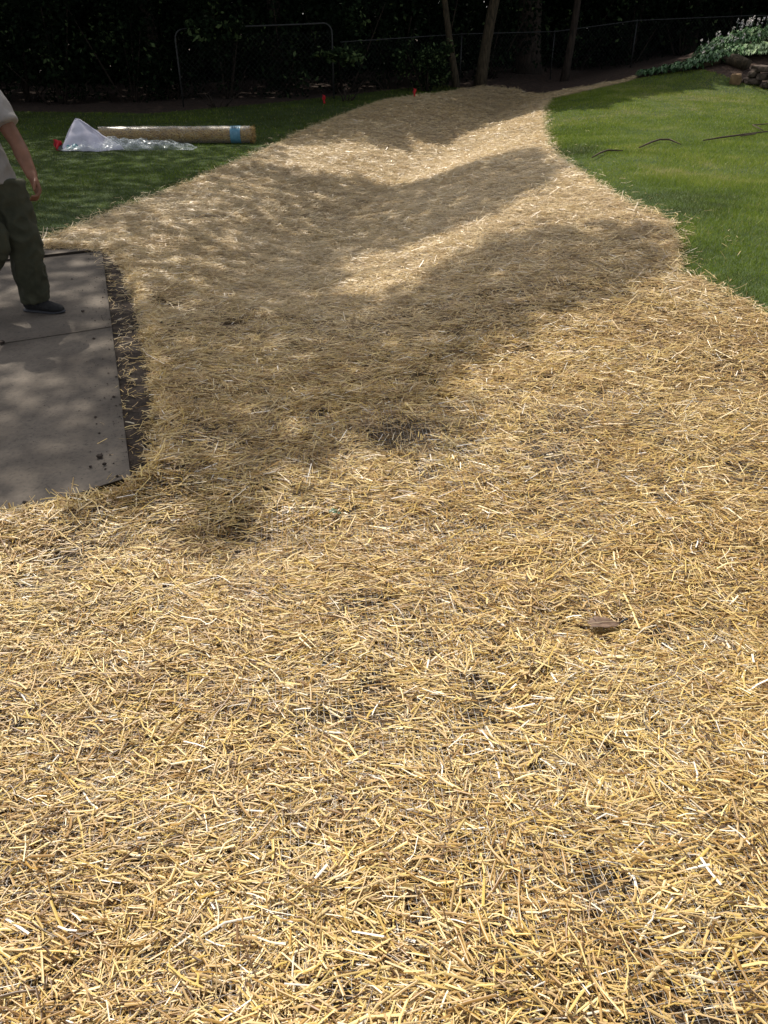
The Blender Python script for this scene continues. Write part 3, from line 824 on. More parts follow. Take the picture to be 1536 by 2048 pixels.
bo = stone(None, b + Vector((0, 0, .07)), (.17, .13, .12), M['stone_tan'], 4.4, 'boulder'); tag(bo, 'tan boulder at the left end of the stone wall', 'boulder')
# timber edging
e0 = g3(1397, 137, .02); e1 = g3(1440, 128, .08); e2 = g3(1492, 140, .1)
def log(p, q, r, label):
    root = Vector(p)
    o = tube('log_edging', [(0, 0, 0), tuple((Vector(q) - root) * .5 + Vector((0, 0, .02))), tuple(Vector(q) - root)], [r * .8, r, r * .9], M['bark_brown'], None, seg=9, wob=.08)
    o.location = root
    tag(o, label, 'log')
log(e0, e1, .09, 'half buried log edging sloping up to the hosta bed')
log(e1 + Vector((.1, 0, .02)), e2, .13, 'dark rotten log between the sloping log and the stone wall')

def hosta(px, py, r, h, tm, flowers, label, group=None):
    b = g3(px, py)
    root = tag(empty('hosta', b), label, 'plant', group)
    n = int(260 * r / .35)
    a = rng.uniform(0, 6.28, n); q = rng.uniform(.1, 1, n)
    V = []; F = []; T = []
    for i in range(n):
        ln = rng.uniform(.07, .13); wd = ln * .62
        dirv = np.array([math.cos(a[i]), math.sin(a[i]), 0]); sd = np.array([-dirv[1], dirv[0], 0])
        c = dirv * r * q[i] + np.array([0, 0, h * (1 - .65 * q[i] ** 2) * rng.uniform(.6, 1.05)])
        up = np.array([0, 0, 1.])
        p0 = c; p1 = c + dirv * ln * .45 + sd * wd * .5 + up * .015; p2 = c + dirv * ln - up * ln * .5; p3 = c + dirv * ln * .45 - sd * wd * .5 + up * .015; pm = c + dirv * ln * .5 - up * .01
        o = len(V); V += [p0, p1, p2, p3, pm]; F += [[o, o + 1, o + 4], [o + 1, o + 2, o + 4], [o + 2, o + 3, o + 4], [o + 3, o, o + 4]]
        T += [float(np.clip(rng.normal(tm, .2), 0, 1))] * 5
    mesh_np('foliage', np.array(V), np.array(F), M['leaf_hosta'], root, {'tint': np.array(T)})
    for k in range(flowers):
        x, y = random.uniform(-r, r) * .7, random.uniform(-r, r) * .4
        hh = h + random.uniform(.08, .26)
        st = tube('flower_stalk', [(x * .5, y * .5, .05), (x * .8, y * .8, hh * .6), (x, y, hh)], .004, M['leaf_green'], root, seg=4)
        P = np.stack([x + rng.normal(0, .016, 9), y + rng.normal(0, .016, 9), hh - rng.uniform(0, .12, 9)], 1)
        leaves_mesh(P, .045, M['flower'], 'blossom', st, aspect=.7, tint=rng.random(9))
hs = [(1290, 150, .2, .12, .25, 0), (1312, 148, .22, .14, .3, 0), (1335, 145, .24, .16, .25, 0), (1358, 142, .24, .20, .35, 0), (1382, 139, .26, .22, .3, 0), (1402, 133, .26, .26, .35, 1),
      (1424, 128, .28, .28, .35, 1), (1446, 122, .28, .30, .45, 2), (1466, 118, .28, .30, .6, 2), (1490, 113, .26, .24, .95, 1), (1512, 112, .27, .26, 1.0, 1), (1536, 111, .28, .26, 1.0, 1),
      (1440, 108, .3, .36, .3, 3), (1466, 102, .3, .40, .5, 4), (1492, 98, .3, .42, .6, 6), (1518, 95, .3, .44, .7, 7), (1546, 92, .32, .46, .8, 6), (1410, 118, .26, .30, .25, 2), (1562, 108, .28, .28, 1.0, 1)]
for i, (a_, b_, r, h, tm, fl) in enumerate(hs):  # tm paints light into the leaves: high for sunlit plants, low for shaded
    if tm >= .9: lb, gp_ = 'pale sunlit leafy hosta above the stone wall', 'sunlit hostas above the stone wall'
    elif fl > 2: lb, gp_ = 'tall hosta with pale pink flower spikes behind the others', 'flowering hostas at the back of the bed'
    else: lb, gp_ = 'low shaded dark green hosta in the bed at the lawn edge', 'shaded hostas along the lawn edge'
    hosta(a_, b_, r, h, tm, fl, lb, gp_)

def twig(px_pts, r, label, side=None):
    P = [g3(*p) + Vector((0, 0, .045 + (p_ if False else 0))) for p in px_pts for p_ in (0,)]
    root = P[0]
    pts = [tuple(p - root) for p in P]
    t = tag(empty('fallen_twig', root), label, 'twig')
    tube('stem', pts, [r * .6] + [r] * (len(pts) - 2) + [r * .5], M['twig'], t, seg=6)
    for sp_ in (side or []):
        tube('side_shoot', [tuple(g3(*p) + Vector((0, 0, .05)) - root) for p in sp_], r * .6, M['twig'], t, seg=5)
twig([(1183, 323), (1200, 313), (1215, 308), (1245, 309)], .012, 'short curved dark twig lying on the lawn nearest the straw')
twig([(1277, 303), (1300, 292), (1318, 286), (1338, 286), (1360, 296)], .013, 'arched dark twig lying in the middle of the lawn')
twig([(1405, 288), (1440, 282), (1490, 275), (1545, 268)], .014, 'long forked branch lying on the lawn at the right edge', [[(1524, 268), (1504, 257), (1540, 254)], [(1480, 280), (1510, 275)]])

# ------------------------------------------------------------------ red marker flags
def flag(px, py, h, label, tilt=0.0, wd=.07):
    b = g3(px, py)
    root = tag(empty('marker_flag', b, random.uniform(-.3, .3)), label, 'flag')
    tube('wire_stem', [(0, 0, -.05), (tilt * h * .5, 0, h * .5), (tilt * h, 0, h)], .0035, M['pipe'], root, seg=5)
    nx, nz = 8, 6; V = []
    for j in range(nz + 1):
        for i in range(nx + 1):
            fx = i / nx; fz = j / nz
            V.append((tilt * h + (wd * fx - .02) * (1 - .35 * fz) + .012 * math.sin(fz * 9), .045 * math.sin(fx * 6 + fz * 2) * fx, h - .16 * fz - .05 * fx * fz - .02 * fx))
    idx = np.arange((nx + 1) * (nz + 1)).reshape(nz + 1, nx + 1)
    q = np.stack([idx[:-1, :-1], idx[:-1, 1:], idx[1:, 1:], idx[1:, :-1]], -1).reshape(-1, 4)
    o = mesh_np('flag_cloth', np.array(V), q, M['red'], root, smooth=True)
    md = o.modifiers.new('s', 'SOLIDIFY'); md.thickness = .0015
flag(113, 302, .17, 'red marker flag in the grass left of the white bag', 0, .13)
flag(646, 208, .20, 'red marker flag in front of the right gate post', .05)
flag(826, 196, .21, 'red marker flag at the far edge of the straw', .1)

# ------------------------------------------------------------------ wrapped roll of straw blanket
ra = g3(205, 288); rb = g3(506, 287)
rr_ = .135
roll_root = tag(empty('straw_blanket_roll', ra, math.atan2(rb.y - ra.y, rb.x - ra.x)), 'long rolled straw blanket in clear wrap with a blue band on the left lawn', 'roll')
Lr = math.hypot(rb.x - ra.x, rb.y - ra.y)
def cyl_x(x0, x1, r, nseg, nr, lump, seed, name, m, parent, cap=True, smooth=True):
    V = []
    for i in range(nseg + 1):
        xx = x0 + (x1 - x0) * i / nseg
        for k in range(nr):
            th = 2 * math.pi * k / nr
            q = r * (1 + lump * mnoise.noise(Vector((xx * 3, math.cos(th) * 1.5 + seed, math.sin(th) * 1.5))))
            V.append((xx, math.cos(th) * q, rr_ + math.sin(th) * q * .96))
    idx = np.arange((nseg + 1) * nr).reshape(nseg + 1, nr)
    q = np.stack([idx[:-1], idx[1:], np.roll(idx[1:], -1, 1), np.roll(idx[:-1], -1, 1)], -1).reshape(-1, 4)
    fs = [q]
    if cap: fs.append(np.array([idx[0], idx[-1][::-1]]))
    return mesh_np(name, np.array(V), fs, m, parent, smooth=smooth)
cyl_x(0, Lr, rr_ * .93, 60, 28, .04, 0, 'core', M['thatch'], roll_root)
n = 9000
th = rng.uniform(0, 2 * math.pi, n); xx = rng.uniform(0, Lr, n)
rad = rr_ * rng.uniform(.93, .99, n)
P = np.stack([xx, np.cos(th) * rad, rr_ + np.sin(th) * rad * .96], 1)
T1 = np.stack([np.zeros(n), -np.sin(th), np.cos(th)], 1); X1 = np.array([[1., 0, 0]])
mixa = rng.normal(0, .7, n)[:, None]
D = X1 * np.cos(mixa) + T1 * np.sin(mixa); N_ = np.stack([np.zeros(n), np.cos(th), np.sin(th)], 1)
S_ = np.cross(N_, D); L_ = rng.uniform(.03, .09, n)[:, None] / 2; W_ = .0025
V = np.stack([P - D * L_ - S_ * W_, P - D * L_ + S_ * W_, P + D * L_ + S_ * W_, P + D * L_ - S_ * W_], 1).reshape(-1, 3)
# frayed right end
n3 = 500; t3 = rng.uniform(0, 6.28, n3); r3 = rr_ * np.sqrt(rng.random(n3)) * .95
P3 = np.stack([Lr + rng.uniform(-.02, .015, n3), np.cos(t3) * r3, rr_ + np.sin(t3) * r3], 1); D3 = np.stack([np.ones(n3), rng.normal(0, .6, n3), rng.normal(0, .6, n3)], 1)
D3 /= np.linalg.norm(D3, axis=1)[:, None]; S3 = np.cross(D3, rng.normal(0, 1, (n3, 3))); S3 /= np.linalg.norm(S3, axis=1)[:, None]
V3 = np.stack([P3 - S3 * .002, P3 + S3 * .002, P3 + D3 * .05 + S3 * .002, P3 + D3 * .05 - S3 * .002], 1).reshape(-1, 3)
Va = np.vstack([V, V3])
tag(mesh_np('straw_fibre', Va, np.arange(len(Va)).reshape(-1, 4), M['straw'], roll_root, {'tint': np.repeat(np.clip(rng.normal(.36, .2, n + n3), 0, 1), 4)}), kind='stuff')
cyl_x(.0, Lr - .03, rr_ * 1.01, 110, 40, .035, 3, 'clear_wrap', M['wrap'], roll_root, cap=False)
xb = Lr * (463 - 200) / 306
cyl_x(xb, xb + .17, rr_ * 1.03, 6, 40, .03, 3, 'blue_band', M['blue'], roll_root, cap=False)
mk = []
for k in range(4):
    th = math.pi * .5 + .45
    a0 = xb + .035 + k * .03
    for t_, dx in ((th, 0), (th + .16, .004 if k % 2 else -.004)):
        mk.append([(a0 + dx, math.cos(-t_ + 0) * rr_ * 1.055, rr_ + math.sin(t_) * rr_ * 1.02), (a0 + .02 + dx, math.cos(-t_) * rr_ * 1.055, rr_ + math.sin(t_) * rr_ * 1.02)])
join_tubes('band_print', [(p, .003) for p in mk], M['mark'], roll_root, seg=4)

# ------------------------------------------------------------------ crumpled plastic and white bag
def crumple(name, cx_px, length, width, hgt, seed, m, label=None, cat=None, parent=None, loc=None, rz=0, nx=110, ny=34, sub=None, prof=None):
    V = []
    for j in range(ny + 1):
        for i in range(nx + 1):
            fx = i / nx * 2 - 1; fy = j / ny * 2 - 1
            edge = 1 + .18 * mnoise.noise(Vector((fx * 4, fy * 1.2, seed)))
            x = fx * length / 2; y = fy * width / 2 * edge * (prof(fx) if prof else 1)
            n1 = abs(mnoise.noise(Vector((x * 3.6, y * 5, seed)))) ; n2 = abs(mnoise.noise(Vector((x * 9, y * 9, seed + 5)))); n3_ = mnoise.noise(Vector((x * 33, y * 33, seed + 9)))
            dome = max(0, 1 - fy * fy) ** .6 * max(0, 1 - fx ** 8)
            z = (hgt * (.35 + 1.1 * (mnoise.noise(Vector((x * 2.2, y * 2, seed + 2))) * .5 + .5)) * (1 - 1.3 * n1) + .035 * (1 - 2 * n2) + .008 * n3_) * dome
            V.append((x + .03 * n3_, y + .03 * n2, max(z, .012) + .012))
    idx = np.arange((nx + 1) * (ny + 1)).reshape(ny + 1, nx + 1)
    q = np.stack([idx[:-1, :-1], idx[:-1, 1:], idx[1:, 1:], idx[1:, :-1]], -1).reshape(-1, 4)
    o = mesh_np(name, np.array(V), q, m, parent, smooth=False)
    if loc is not None: o.location = loc
    o.rotation_euler = (0, 0, rz)
    if label: tag(o, label, cat)
    return o
pc = g3(262, 300)
pl_root = tag(empty('plastic_sheeting', pc), 'crumpled clear plastic sheeting lying in front of the wrapped roll', 'plastic')
crumple('clear_film', None, 2.05, .56, .15, 3.3, M['plastic'], parent=pl_root, prof=lambda f: .95 - .25 * f)
crumple('clear_film', None, 1.3, .40, .12, 8.3, M['plastic'], parent=pl_root, loc=(-.35, -.08, .02), rz=.12, nx=80, ny=26)
crumple('printed_film', None, .22, .15, .06, 5.1, M['teal'], parent=pl_root, loc=(-.83, -.18, .02), nx=24, ny=16)

bgp = g3(186, 301)
bag = tag(empty('white_bag', bgp), 'white fabric bag standing in a stiff peak at the left end of the roll', 'bag')
# peak at photo (150, 243): ridge falls steeply left, long fold slopes right
def bag_mesh():
    nu, nv = 90, 26
    peak = np.array([-.20, .12, .43])
    V = []
    for j in range(nv + 1):
        f = j / nv
        for i in range(nu):
            th = 2 * math.pi * i / nu
            base = np.array([-.05 + .41 * math.cos(th), .06 + .25 * math.sin(th), 0.0])
            if math.cos(th) > 0: base[0] += .03 * math.cos(th)
            fold = 1 + .17 * math.sin(th * 5 + 1) * f + .07 * math.sin(th * 11 + 2) * f + .10 * mnoise.noise(Vector((math.cos(th) * 2, math.sin(th) * 2, f * 3)))
            p = peak * (1 - f) + (base) * f
            bulge = .05 * math.sin(math.pi * f)
            c = np.array([.0, .1, 0]) * f + peak * (1 - f)
            d = (p - np.array([peak[0] * (1 - f), peak[1] * (1 - f), 0])); d[2] = 0
            p = p + d * (fold - 1) + np.array([math.cos(th), math.sin(th), 0]) * (bulge * (.5 + .5 * mnoise.noise(Vector((th, f * 4, 2.2)))) + .040 * (1 - f) ** .5)
            p[2] += .03 * mnoise.noise(Vector((p[0] * 7, p[1] * 7, f * 5))) * f
            if j == nv: p[2] = .01
            V.append(p)
    idx = np.arange((nv + 1) * nu).reshape(nv + 1, nu)
    q = np.stack([idx[:-1], idx[1:], np.roll(idx[1:], -1, 1), np.roll(idx[:-1], -1, 1)], -1).reshape(-1, 4)
    return mesh_np('fabric', np.array(V), [q, np.array([idx[0]])], M['bag'], bag, smooth=True)
bag_mesh()
# loose fold on the face of the bag, hem cord and dark lining
tube('hem', [(-.44, -.06, .03), (-.40, -.02, .14), (-.34, .02, .26), (-.27, .08, .37), (-.21, .10, .445), (-.15, .09, .43), (-.02, .06, .34), (.12, .03, .24), (.3, -.0, .11)], .009, M['bag'], bag, seg=8)
crumple('lining', None, .26, .16, .09, 2.2, M['bagdark'], parent=bag, loc=(-.40, -.08, .0), nx=26, ny=16)

# ------------------------------------------------------------------ small leaves and clods
def leaf_thing(px, py, ln, wd, rz, m, label, name, stem=True, vein=True):
    p = gp(px, py); z = float(straw_z(p[0], p[1])) + .040
    root = tag(empty(name, (p[0], p[1], z), rz), label, 'leaf')
    V = []; nu, nv = 14, 6
    for i in range(nu + 1):
        f = i / nu; w = wd / 2 * (math.sin(math.pi * min(1, f * 1.0 + .04)) ** .6) * (1 - .35 * f)
        for j in range(nv + 1):
            g = j / nv * 2 - 1
            V.append(((f - .5) * ln, g * w, .006 * abs(g) + .005 * math.sin(f * 5) + .002 * math.sin(f * 17 + g * 3)))
    idx = np.arange((nu + 1) * (nv + 1)).reshape(nu + 1, nv + 1)
    q = np.stack([idx[:-1, :-1], idx[1:, :-1], idx[1:, 1:], idx[:-1, 1:]], -1).reshape(-1, 4)
    o = mesh_np('blade', np.array(V), q, m, root, smooth=True)
    o.modifiers.new('s', 'SOLIDIFY').thickness = .0012
    if vein: tube('vein', [(-.5 * ln, 0, .004), (0, 0, .010), (.5 * ln, 0, .004)], .0011, M['leaf_vein'], root, seg=4)
    if stem: tube('leaf_stalk', [(.48 * ln, 0, .0), (.62 * ln, .006, .006), (.74 * ln, .012, .004)], [.004, .003, .0045], M['mark'], root, seg=6)
    return root
leaf_thing(1205, 1266, .105, .062, .1, M['leaf_dry'], 'broad brown dry leaf lying on the sunlit straw', 'dry_leaf')
leaf_thing(671, 1050, .048, .034, .0, M['leaf_green'], 'small dark green leaf lying on the straw beyond the slab corner', 'green_leaf', stem=False)
for i, (px, py, s, lb) in enumerate([(203, 928, .013, 'larger dark soil clod near the slab corner'), (212, 943, .008, 'small dark soil crumb next to the larger clod'), (184, 948, .007, 'tiny soil crumb beside the slab corner clods'),
                                     (6, 693, .018, 'reddish brown clod on the slab joint'), (55, 1020, .010, 'dark crumb at the straw edge of the slab'), (168, 633, .011, 'thin crumb on the far slab near the shoe')]):
    p = gp(px, py)
    tag(stone(None, (p[0], p[1], .017 + s * .4), (s, s * .8, s * .5), M['soil'], i * 2.3, 'soil_clod'), lb, 'clod')

nc = 320
tt = rng.random(nc); off = np.abs(rng.normal(0, .09, nc)) * rng.choice([1, 1, -.6], nc)
pc_ = SLAB_C + np.outer(tt * (tot + .1), u) + np.outer(off, w_dir)
nf = 110
pf = SLAB_C + np.outer(rng.uniform(-.1, tot, nf), u) + np.outer(rng.uniform(0, 1.8, nf), w_dir)
pc_ = np.vstack([pc_, pf]); nc = len(pc_)
sz = np.clip(rng.lognormal(math.log(.0032), .5, nc), .0015, .013)
onslab = ((pc_ - SLAB_C) @ w_dir) > 0
zc = np.where(onslab, .0145, ground_z(pc_[:, 0], pc_[:, 1]) + .018)
tet = np.array([[1, 0, -.2], [-.5, .87, -.2], [-.5, -.87, -.2], [0, 0, .7]])
ra_ = rng.uniform(0, 6.28, nc); cr_, sr_ = np.cos(ra_), np.sin(ra_)
TX = tet[None, :, 0] * cr_[:, None] - tet[None, :, 1] * sr_[:, None]; TY = tet[None, :, 0] * sr_[:, None] + tet[None, :, 1] * cr_[:, None]
VV = np.stack([pc_[:, 0:1] + TX * sz[:, None], pc_[:, 1:2] + TY * sz[:, None], zc[:, None] + tet[None, :, 2] * sz[:, None]], -1).reshape(-1, 3)
FF = (np.arange(nc)[:, None, None] * 4 + np.array([[0, 1, 3], [1, 2, 3], [2, 0, 3]])[None]).reshape(-1, 3)
tag(mesh_np('soil_crumbs', VV, FF, M['soil']), 'dark soil crumbs spilled over the edge of the concrete slabs', 'soil', kind='stuff')

# ------------------------------------------------------------------ the man on the slab
def loft(rings, seg=20):
    """rings: list of (centre, (rx, ry), axis direction, side hint) -> verts, faces"""
    V = []; n = len(rings)
    for c, rad, ax, side in rings:
        ax = Vector(ax).normalized(); s = Vector(side); s = (s - ax * s.dot(ax)).normalized(); t = ax.cross(s)
        for k in range(seg):
            th = 2 * math.pi * k / seg
            V.append(Vector(c) + s * math.cos(th) * rad[0] + t * math.sin(th) * rad[1])
    F = []
    for i in range(n - 1):
        for k in range(seg):
            a = i * seg + k; b_ = i * seg + (k + 1) % seg
            F.append((a, b_, b_ + seg, a + seg))
    F.append(tuple(range(seg))[::-1]); F.append(tuple(range((n - 1) * seg, n * seg)))
    return V, F
def limb(pts, rads, side=(1, 0, 0), sub=3):
    """pts polyline with radii (r or (rx, ry)); resampled smoothly"""
    P = [Vector(p) for p in pts]; Rr = [(r, r) if not isinstance(r, tuple) else r for r in rads]
    out = []
    n = len(P)
    for i in range(n - 1):
        p0 = P[max(i - 1, 0)]; p1 = P[i]; p2 = P[i + 1]; p3 = P[min(i + 2, n - 1)]
        for k in range(sub):
            t = k / sub
            c = .5 * ((2 * p1) + (p2 - p0) * t + (2 * p0 - 5 * p1 + 4 * p2 - p3) * t * t + (-p0 + 3 * p1 - 3 * p2 + p3) * t ** 3)
            out.append((c, (Rr[i][0] * (1 - t) + Rr[i + 1][0] * t, Rr[i][1] * (1 - t) + Rr[i + 1][1] * t)))
    out.append((P[-1], Rr[-1]))
    rings = []
    for i, (c, r) in enumerate(out):
        a = out[max(i - 1, 0)][0]; b_ = out[min(i + 1, len(out) - 1)][0]
        rings.append((c, r, b_ - a, side))
    return loft(rings)
def blob(c, r, rot=0):
    bm = bmesh.new(); bmesh.ops.create_uvsphere(bm, u_segments=18, v_segments=12, radius=1)
    V = [Vector((v.co.x * r[0], v.co.y * r[1], v.co.z * r[2])) for v in bm.verts]
    if rot: V = [Matrix.Rotation(rot, 3, 'Z') @ v for v in V]
    F = [tuple(v.index for v in f.verts) for f in bm.faces]; bm.free()
    return [Vector(c) + v for v in V], F
def fuse(name, pieces, m, parent, voxel, smooth_it=4, fold=0.0, fold_scale=8.0, fold_z=1.0, seed=0):
    me = bpy.data.meshes.new('tmp'); V = []; F = []
    for v, f in pieces:
        o = len(V); V += [tuple(q) for q in v]; F += [tuple(a + o for a in ff) for ff in f]
    me.from_pydata(V, [], F); me.update()
    bm = bmesh.new(); bm.from_mesh(me); bmesh.ops.recalc_face_normals(bm, faces=bm.faces); bm.to_mesh(me); bm.free()
    ob = bpy.data.objects.new('tmp', me); COL.objects.link(ob)
    rm = ob.modifiers.new('r', 'REMESH'); rm.mode = 'VOXEL'; rm.voxel_size = voxel
    sm = ob.modifiers.new('s', 'SMOOTH'); sm.iterations = smooth_it; sm.factor = .5
    dg = bpy.context.evaluated_depsgraph_get(); dg.update()
    me2 = bpy.data.meshes.new_from_object(ob.evaluated_get(dg))
    bpy.data.objects.remove(ob)
    me2.name = name
    if fold:
        n_ = len(me2.vertices); co = np.empty(n_ * 3, np.float32); no = np.empty(n_ * 3, np.float32)
        me2.vertices.foreach_get('co', co); me2.vertices.foreach_get('normal', no)
        co = co.reshape(-1, 3); no = no.reshape(-1, 3)
        for i in range(n_):
            p = co[i]
            q = Vector((p[0] * fold_scale, p[1] * fold_scale, p[2] * fold_scale * fold_z + seed))
            a = mnoise.noise(q); b_ = 1 - abs(mnoise.noise(q * 1.7 + Vector((9, 3, 1)))) * 2.2
            co[i] = p + no[i] * (fold * (.5 * a + .6 * b_))
        me2.vertices.foreach_set('co', co.ravel())
    me2.polygons.foreach_set('use_smooth', np.ones(len(me2.polygons), bool))
    me2.materials.clear(); me2.materials.append(m)
    o = bpy.data.objects.new(name, me2); COL.objects.link(o); o.parent = parent
    return o

PX, PY, PZ = -2.42, 5.08, 0.015
man = tag(empty('person', (PX, PY, PZ)), 'man in a pale T-shirt and dark olive trousers stepping across the concrete slab', 'person')
def L(x, y, z): return (x - PX, y - PY, z - PZ)
fd = Vector((.62, -.78, 0)); sdv = Vector((.78, .62, 0))      # facing, and his left side
pel = Vector(L(-2.445, 5.08, .82)); che = Vector(L(-2.505, 5.09, 1.18)); nek = Vector(L(-2.515, 5.09, 1.37)); hed = Vector(L(-2.49, 5.07, 1.545))
lsh = Vector(L(-2.335, 5.14, 1.28)); rsh = Vector(L(-2.68, 4.99, 1.285))
lel = Vector(L(-2.195, 5.07, 1.035)); lwr = Vector(L(-2.095, 4.95, .862))
rel = Vector(L(-2.80, 5.02, 1.04)); rwr = Vector(L(-2.78, 4.86, .84))
lhp = Vector(L(-2.345, 5.12, .78)); lkn = Vector(L(-2.29, 5.06, .42)); lan = Vector(L(-2.318, 5.08, .085))
rhp = Vector(L(-2.53, 5.04, .78)); rkn = Vector(L(-2.43, 4.90, .47)); ran = Vector(L(-2.78, 5.02, .12))
body = []
body.append(limb([pel - Vector((0, 0, .06)), pel + Vector((0, 0, .10)), che - Vector((0, 0, .08)), che + Vector((0, 0, .06)), nek - Vector((0, 0, .03)), nek + Vector((0, 0, .03)), hed - Vector((0, 0, .05))],
                 [(.14, .10), (.135, .095), (.15, .105), (.165, .105), (.075, .07), (.054, .056), (.052, .056)], side=sdv))
body.append(limb([che + Vector((0, 0, .09)) - sdv * .0, (che + Vector((0, 0, .09))).lerp(lsh, .6), lsh], [.075, .07, .052]))
body.append(limb([che + Vector((0, 0, .09)), (che + Vector((0, 0, .09))).lerp(rsh, .6), rsh], [.075, .07, .052]))
fa = math.atan2(fd.y, fd.x)
body.append(blob(hed + Vector((0, 0, .01)), (.092, .073, .112), fa))
body.append(blob(hed + fd * .03 - Vector((0, 0, .055)), (.062, .055, .052), fa))
body.append(blob(hed + fd * .095 - Vector((0, 0, .012)), (.018, .013, .024), fa))         # nose
body.append(blob(hed + fd * .082 - Vector((0, 0, .052)), (.012, .024, .010), fa))         # mouth
for s in (-1, 1): body.append(blob(hed + sdv * s * .073 - Vector((0, 0, .008)), (.018, .009, .032), fa))
def arm(sh, el, wr):
    d = (wr - el).normalized()
    body.append(limb([sh, sh.lerp(el, .5), el, el.lerp(wr, .35), wr], [.055, .050, .043, .045, (.032, .027)]))
    return d
def hand(wr, d, outw, fwd, curl=1.0):
    """d: forearm direction; outw: normal of the back of the hand; fwd: thumb side"""
    d = d.normalized(); fwd = (fwd - d * fwd.dot(d)).normalized(); nb = d.cross(fwd).normalized()
    if nb.dot(outw) < 0: nb = -nb
    palm = -nb
    body.append(limb([wr - d * .02, wr + d * .035, wr + d * .095], [(.031, .026), (.044, .023), (.046, .019)], side=fwd))
    for k, (off, ln) in enumerate([(.034, .085), (.012, .094), (-.011, .088), (-.033, .070)]):
        b0 = wr + d * .085 + fwd * off
        a1 = .35 * curl; a2 = a1 + .75 * curl; a3 = a2 + .5 * curl
        p1 = b0 + (d * math.cos(a1) + palm * math.sin(a1)) * ln * .45
        p2 = p1 + (d * math.cos(a2) + palm * math.sin(a2)) * ln * .32
        p3 = p2 + (d * math.cos(a3) + palm * math.sin(a3)) * ln * .25
        body.append(limb([b0 - d * .02, b0, p1, p2, p3], [.0105, .011, .0102, .0095, .008], side=fwd, sub=2))
    t0 = wr + d * .025 + fwd * .022
    t1 = t0 + (d * .6 + fwd * .6 + palm * .35).normalized() * .042; t2 = t1 + (d * .9 + fwd * .1 + palm * .4).normalized() * .032; t3 = t2 + (d + palm * .4 - fwd * .1).normalized() * .024
    body.append(limb([t0 - fwd * .01, t0, t1, t2, t3], [.013, .013, .011, .0098, .0075], side=palm, sub=2))
dl = arm(lsh, lel, lwr); hand(lwr, dl + Vector((.0, .0, -.35)), sdv, fd, 1.15)
dr = arm(rsh, rel, rwr); hand(rwr, dr, -sdv, fd, 1.0)
body.append(limb([lhp, lkn, lan], [.075, .052, .038])); body.append(limb([rhp, rkn, ran], [.075, .052, .038]))
bd = fuse('body', body, M['skin'], man, .0068, 2)
for s in (-1, 1):
    e = blob(hed + fd * .083 + sdv * s * .031 + Vector((0, 0, .012)), (.008, .012, .008), fa)
    fuse('eye', [e], M['eye'], man, .002, 1)
fuse('hair', [blob(hed - fd * .014 + Vector((0, 0, .035)), (.096, .080, .100), fa)], M['hair'], man, .006, 1, fold=.006, fold_scale=40)
# T-shirt
sh = [limb([pel + Vector((0, 0, .0)), pel + Vector((0, 0, .12)), che - Vector((0, 0, .08)), che + Vector((0, 0, .06)), nek - Vector((0, 0, .045)), nek - Vector((0, 0, .01))],
           [(.180, .145), (.150, .130), (.150, .125), (.165, .122), (.11, .095), (.065, .066)], side=sdv)]
for s_, e_ in ((lsh, lel), (rsh, rel)):
    c0 = che + Vector((0, 0, .09)); end = s_.lerp(e_, .62)
    sh.append(limb([c0, c0.lerp(s_, .6), s_ + Vector((0, 0, .005)), s_.lerp(e_, .3), end], [.085, .085, .072, .074, .078]))
fuse('t_shirt', sh, M['shirt'], man, .008, 3, fold=.017, fold_scale=7, fold_z=.7, seed=3)
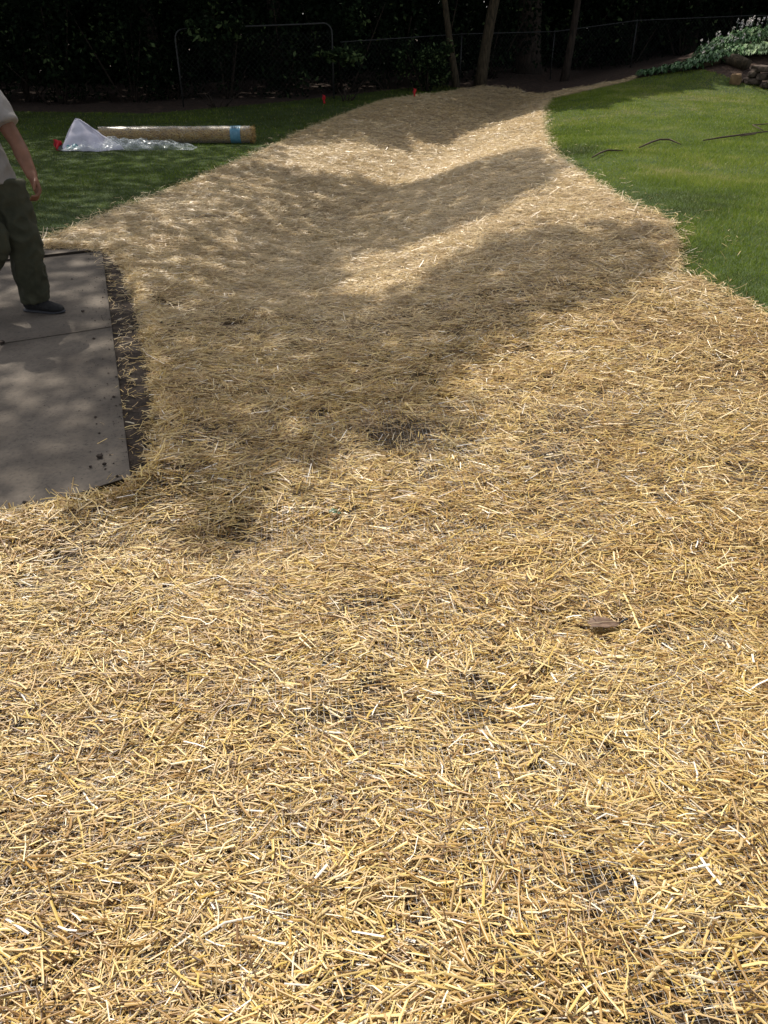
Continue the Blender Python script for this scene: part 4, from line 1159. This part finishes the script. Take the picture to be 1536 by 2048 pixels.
# trousers
tr = [limb([pel - Vector((0, 0, .10)), pel - Vector((0, 0, .02)), pel + Vector((0, 0, .06))], [(.150, .12), (.165, .125), (.150, .115)], side=sdv)]
tr.append(limb([lhp + Vector((0, 0, .03)), lhp.lerp(lkn, .5), lkn, lkn.lerp(lan, .5), lan + Vector((.0, 0, .035)), lan + Vector((0, 0, -.005))], [(.110, .10), (.106, .10), (.098, .092), (.092, .088), (.084, .080), (.074, .072)]))
tr.append(limb([rhp + Vector((0, 0, .03)), rhp.lerp(rkn, .5), rkn, rkn.lerp(ran, .5), ran + Vector((0, 0, .02))], [(.110, .10), (.108, .10), (.100, .09), (.085, .08), (.076, .074)]))
fuse('trousers', tr, M['trousers'], man, .008, 3, fold=.024, fold_scale=7, fold_z=1.0, seed=8)
# shoes
def shoe(ank, yaw, tip=0.0):
    dx = Vector((math.cos(yaw), math.sin(yaw), 0)); sd_ = Vector((-dx.y, dx.x, 0))
    base = Vector((ank.x, ank.y, ank.z - .075)) 
    def pt(a, h): return base + dx * a + Vector((0, 0, h + tip * (.0 - a)))
    ps = limb([pt(-.085, .045), pt(-.06, .050), pt(0, .052), pt(.06, .045), pt(.12, .034), pt(.17, .028), pt(.195, .022)],
              [(.022, .028), (.036, .045), (.040, .050), (.044, .042), (.048, .030), (.040, .024), (.018, .012)], side=sd_)
    col_ = limb([pt(-.035, .04), pt(-.03, .085), pt(-.03, .115)], [(.040, .040), (.040, .038), (.040, .036)], side=sd_)
    s = fuse('shoe', [ps, col_], M['shoe'], man, .005, 3, fold=.002, fold_scale=30)
    so = limb([pt(-.095, .008), pt(-.06, .008), pt(.05, .008), pt(.12, .008), pt(.17, .011), pt(.205, .016)], [(.022, .010), (.040, .012), (.042, .012), (.050, .011), (.042, .010), (.014, .007)], side=sd_)
    fuse('sole', [so], M['sole'], s, .004, 1)
    for k in range(4):
        a = .015 + k * .024
        tube('lace', [tuple(pt(a, .093 - k * .009) + sd_ * -.028 - Vector((0, 0, .01))), tuple(pt(a + .005, .101 - k * .009)), tuple(pt(a, .093 - k * .009) + sd_ * .028 - Vector((0, 0, .01)))], .0028, M['sole'], s, seg=5)
shoe(lan, -.22)
shoe(ran + Vector((0, 0, .0)), -.1, .25)
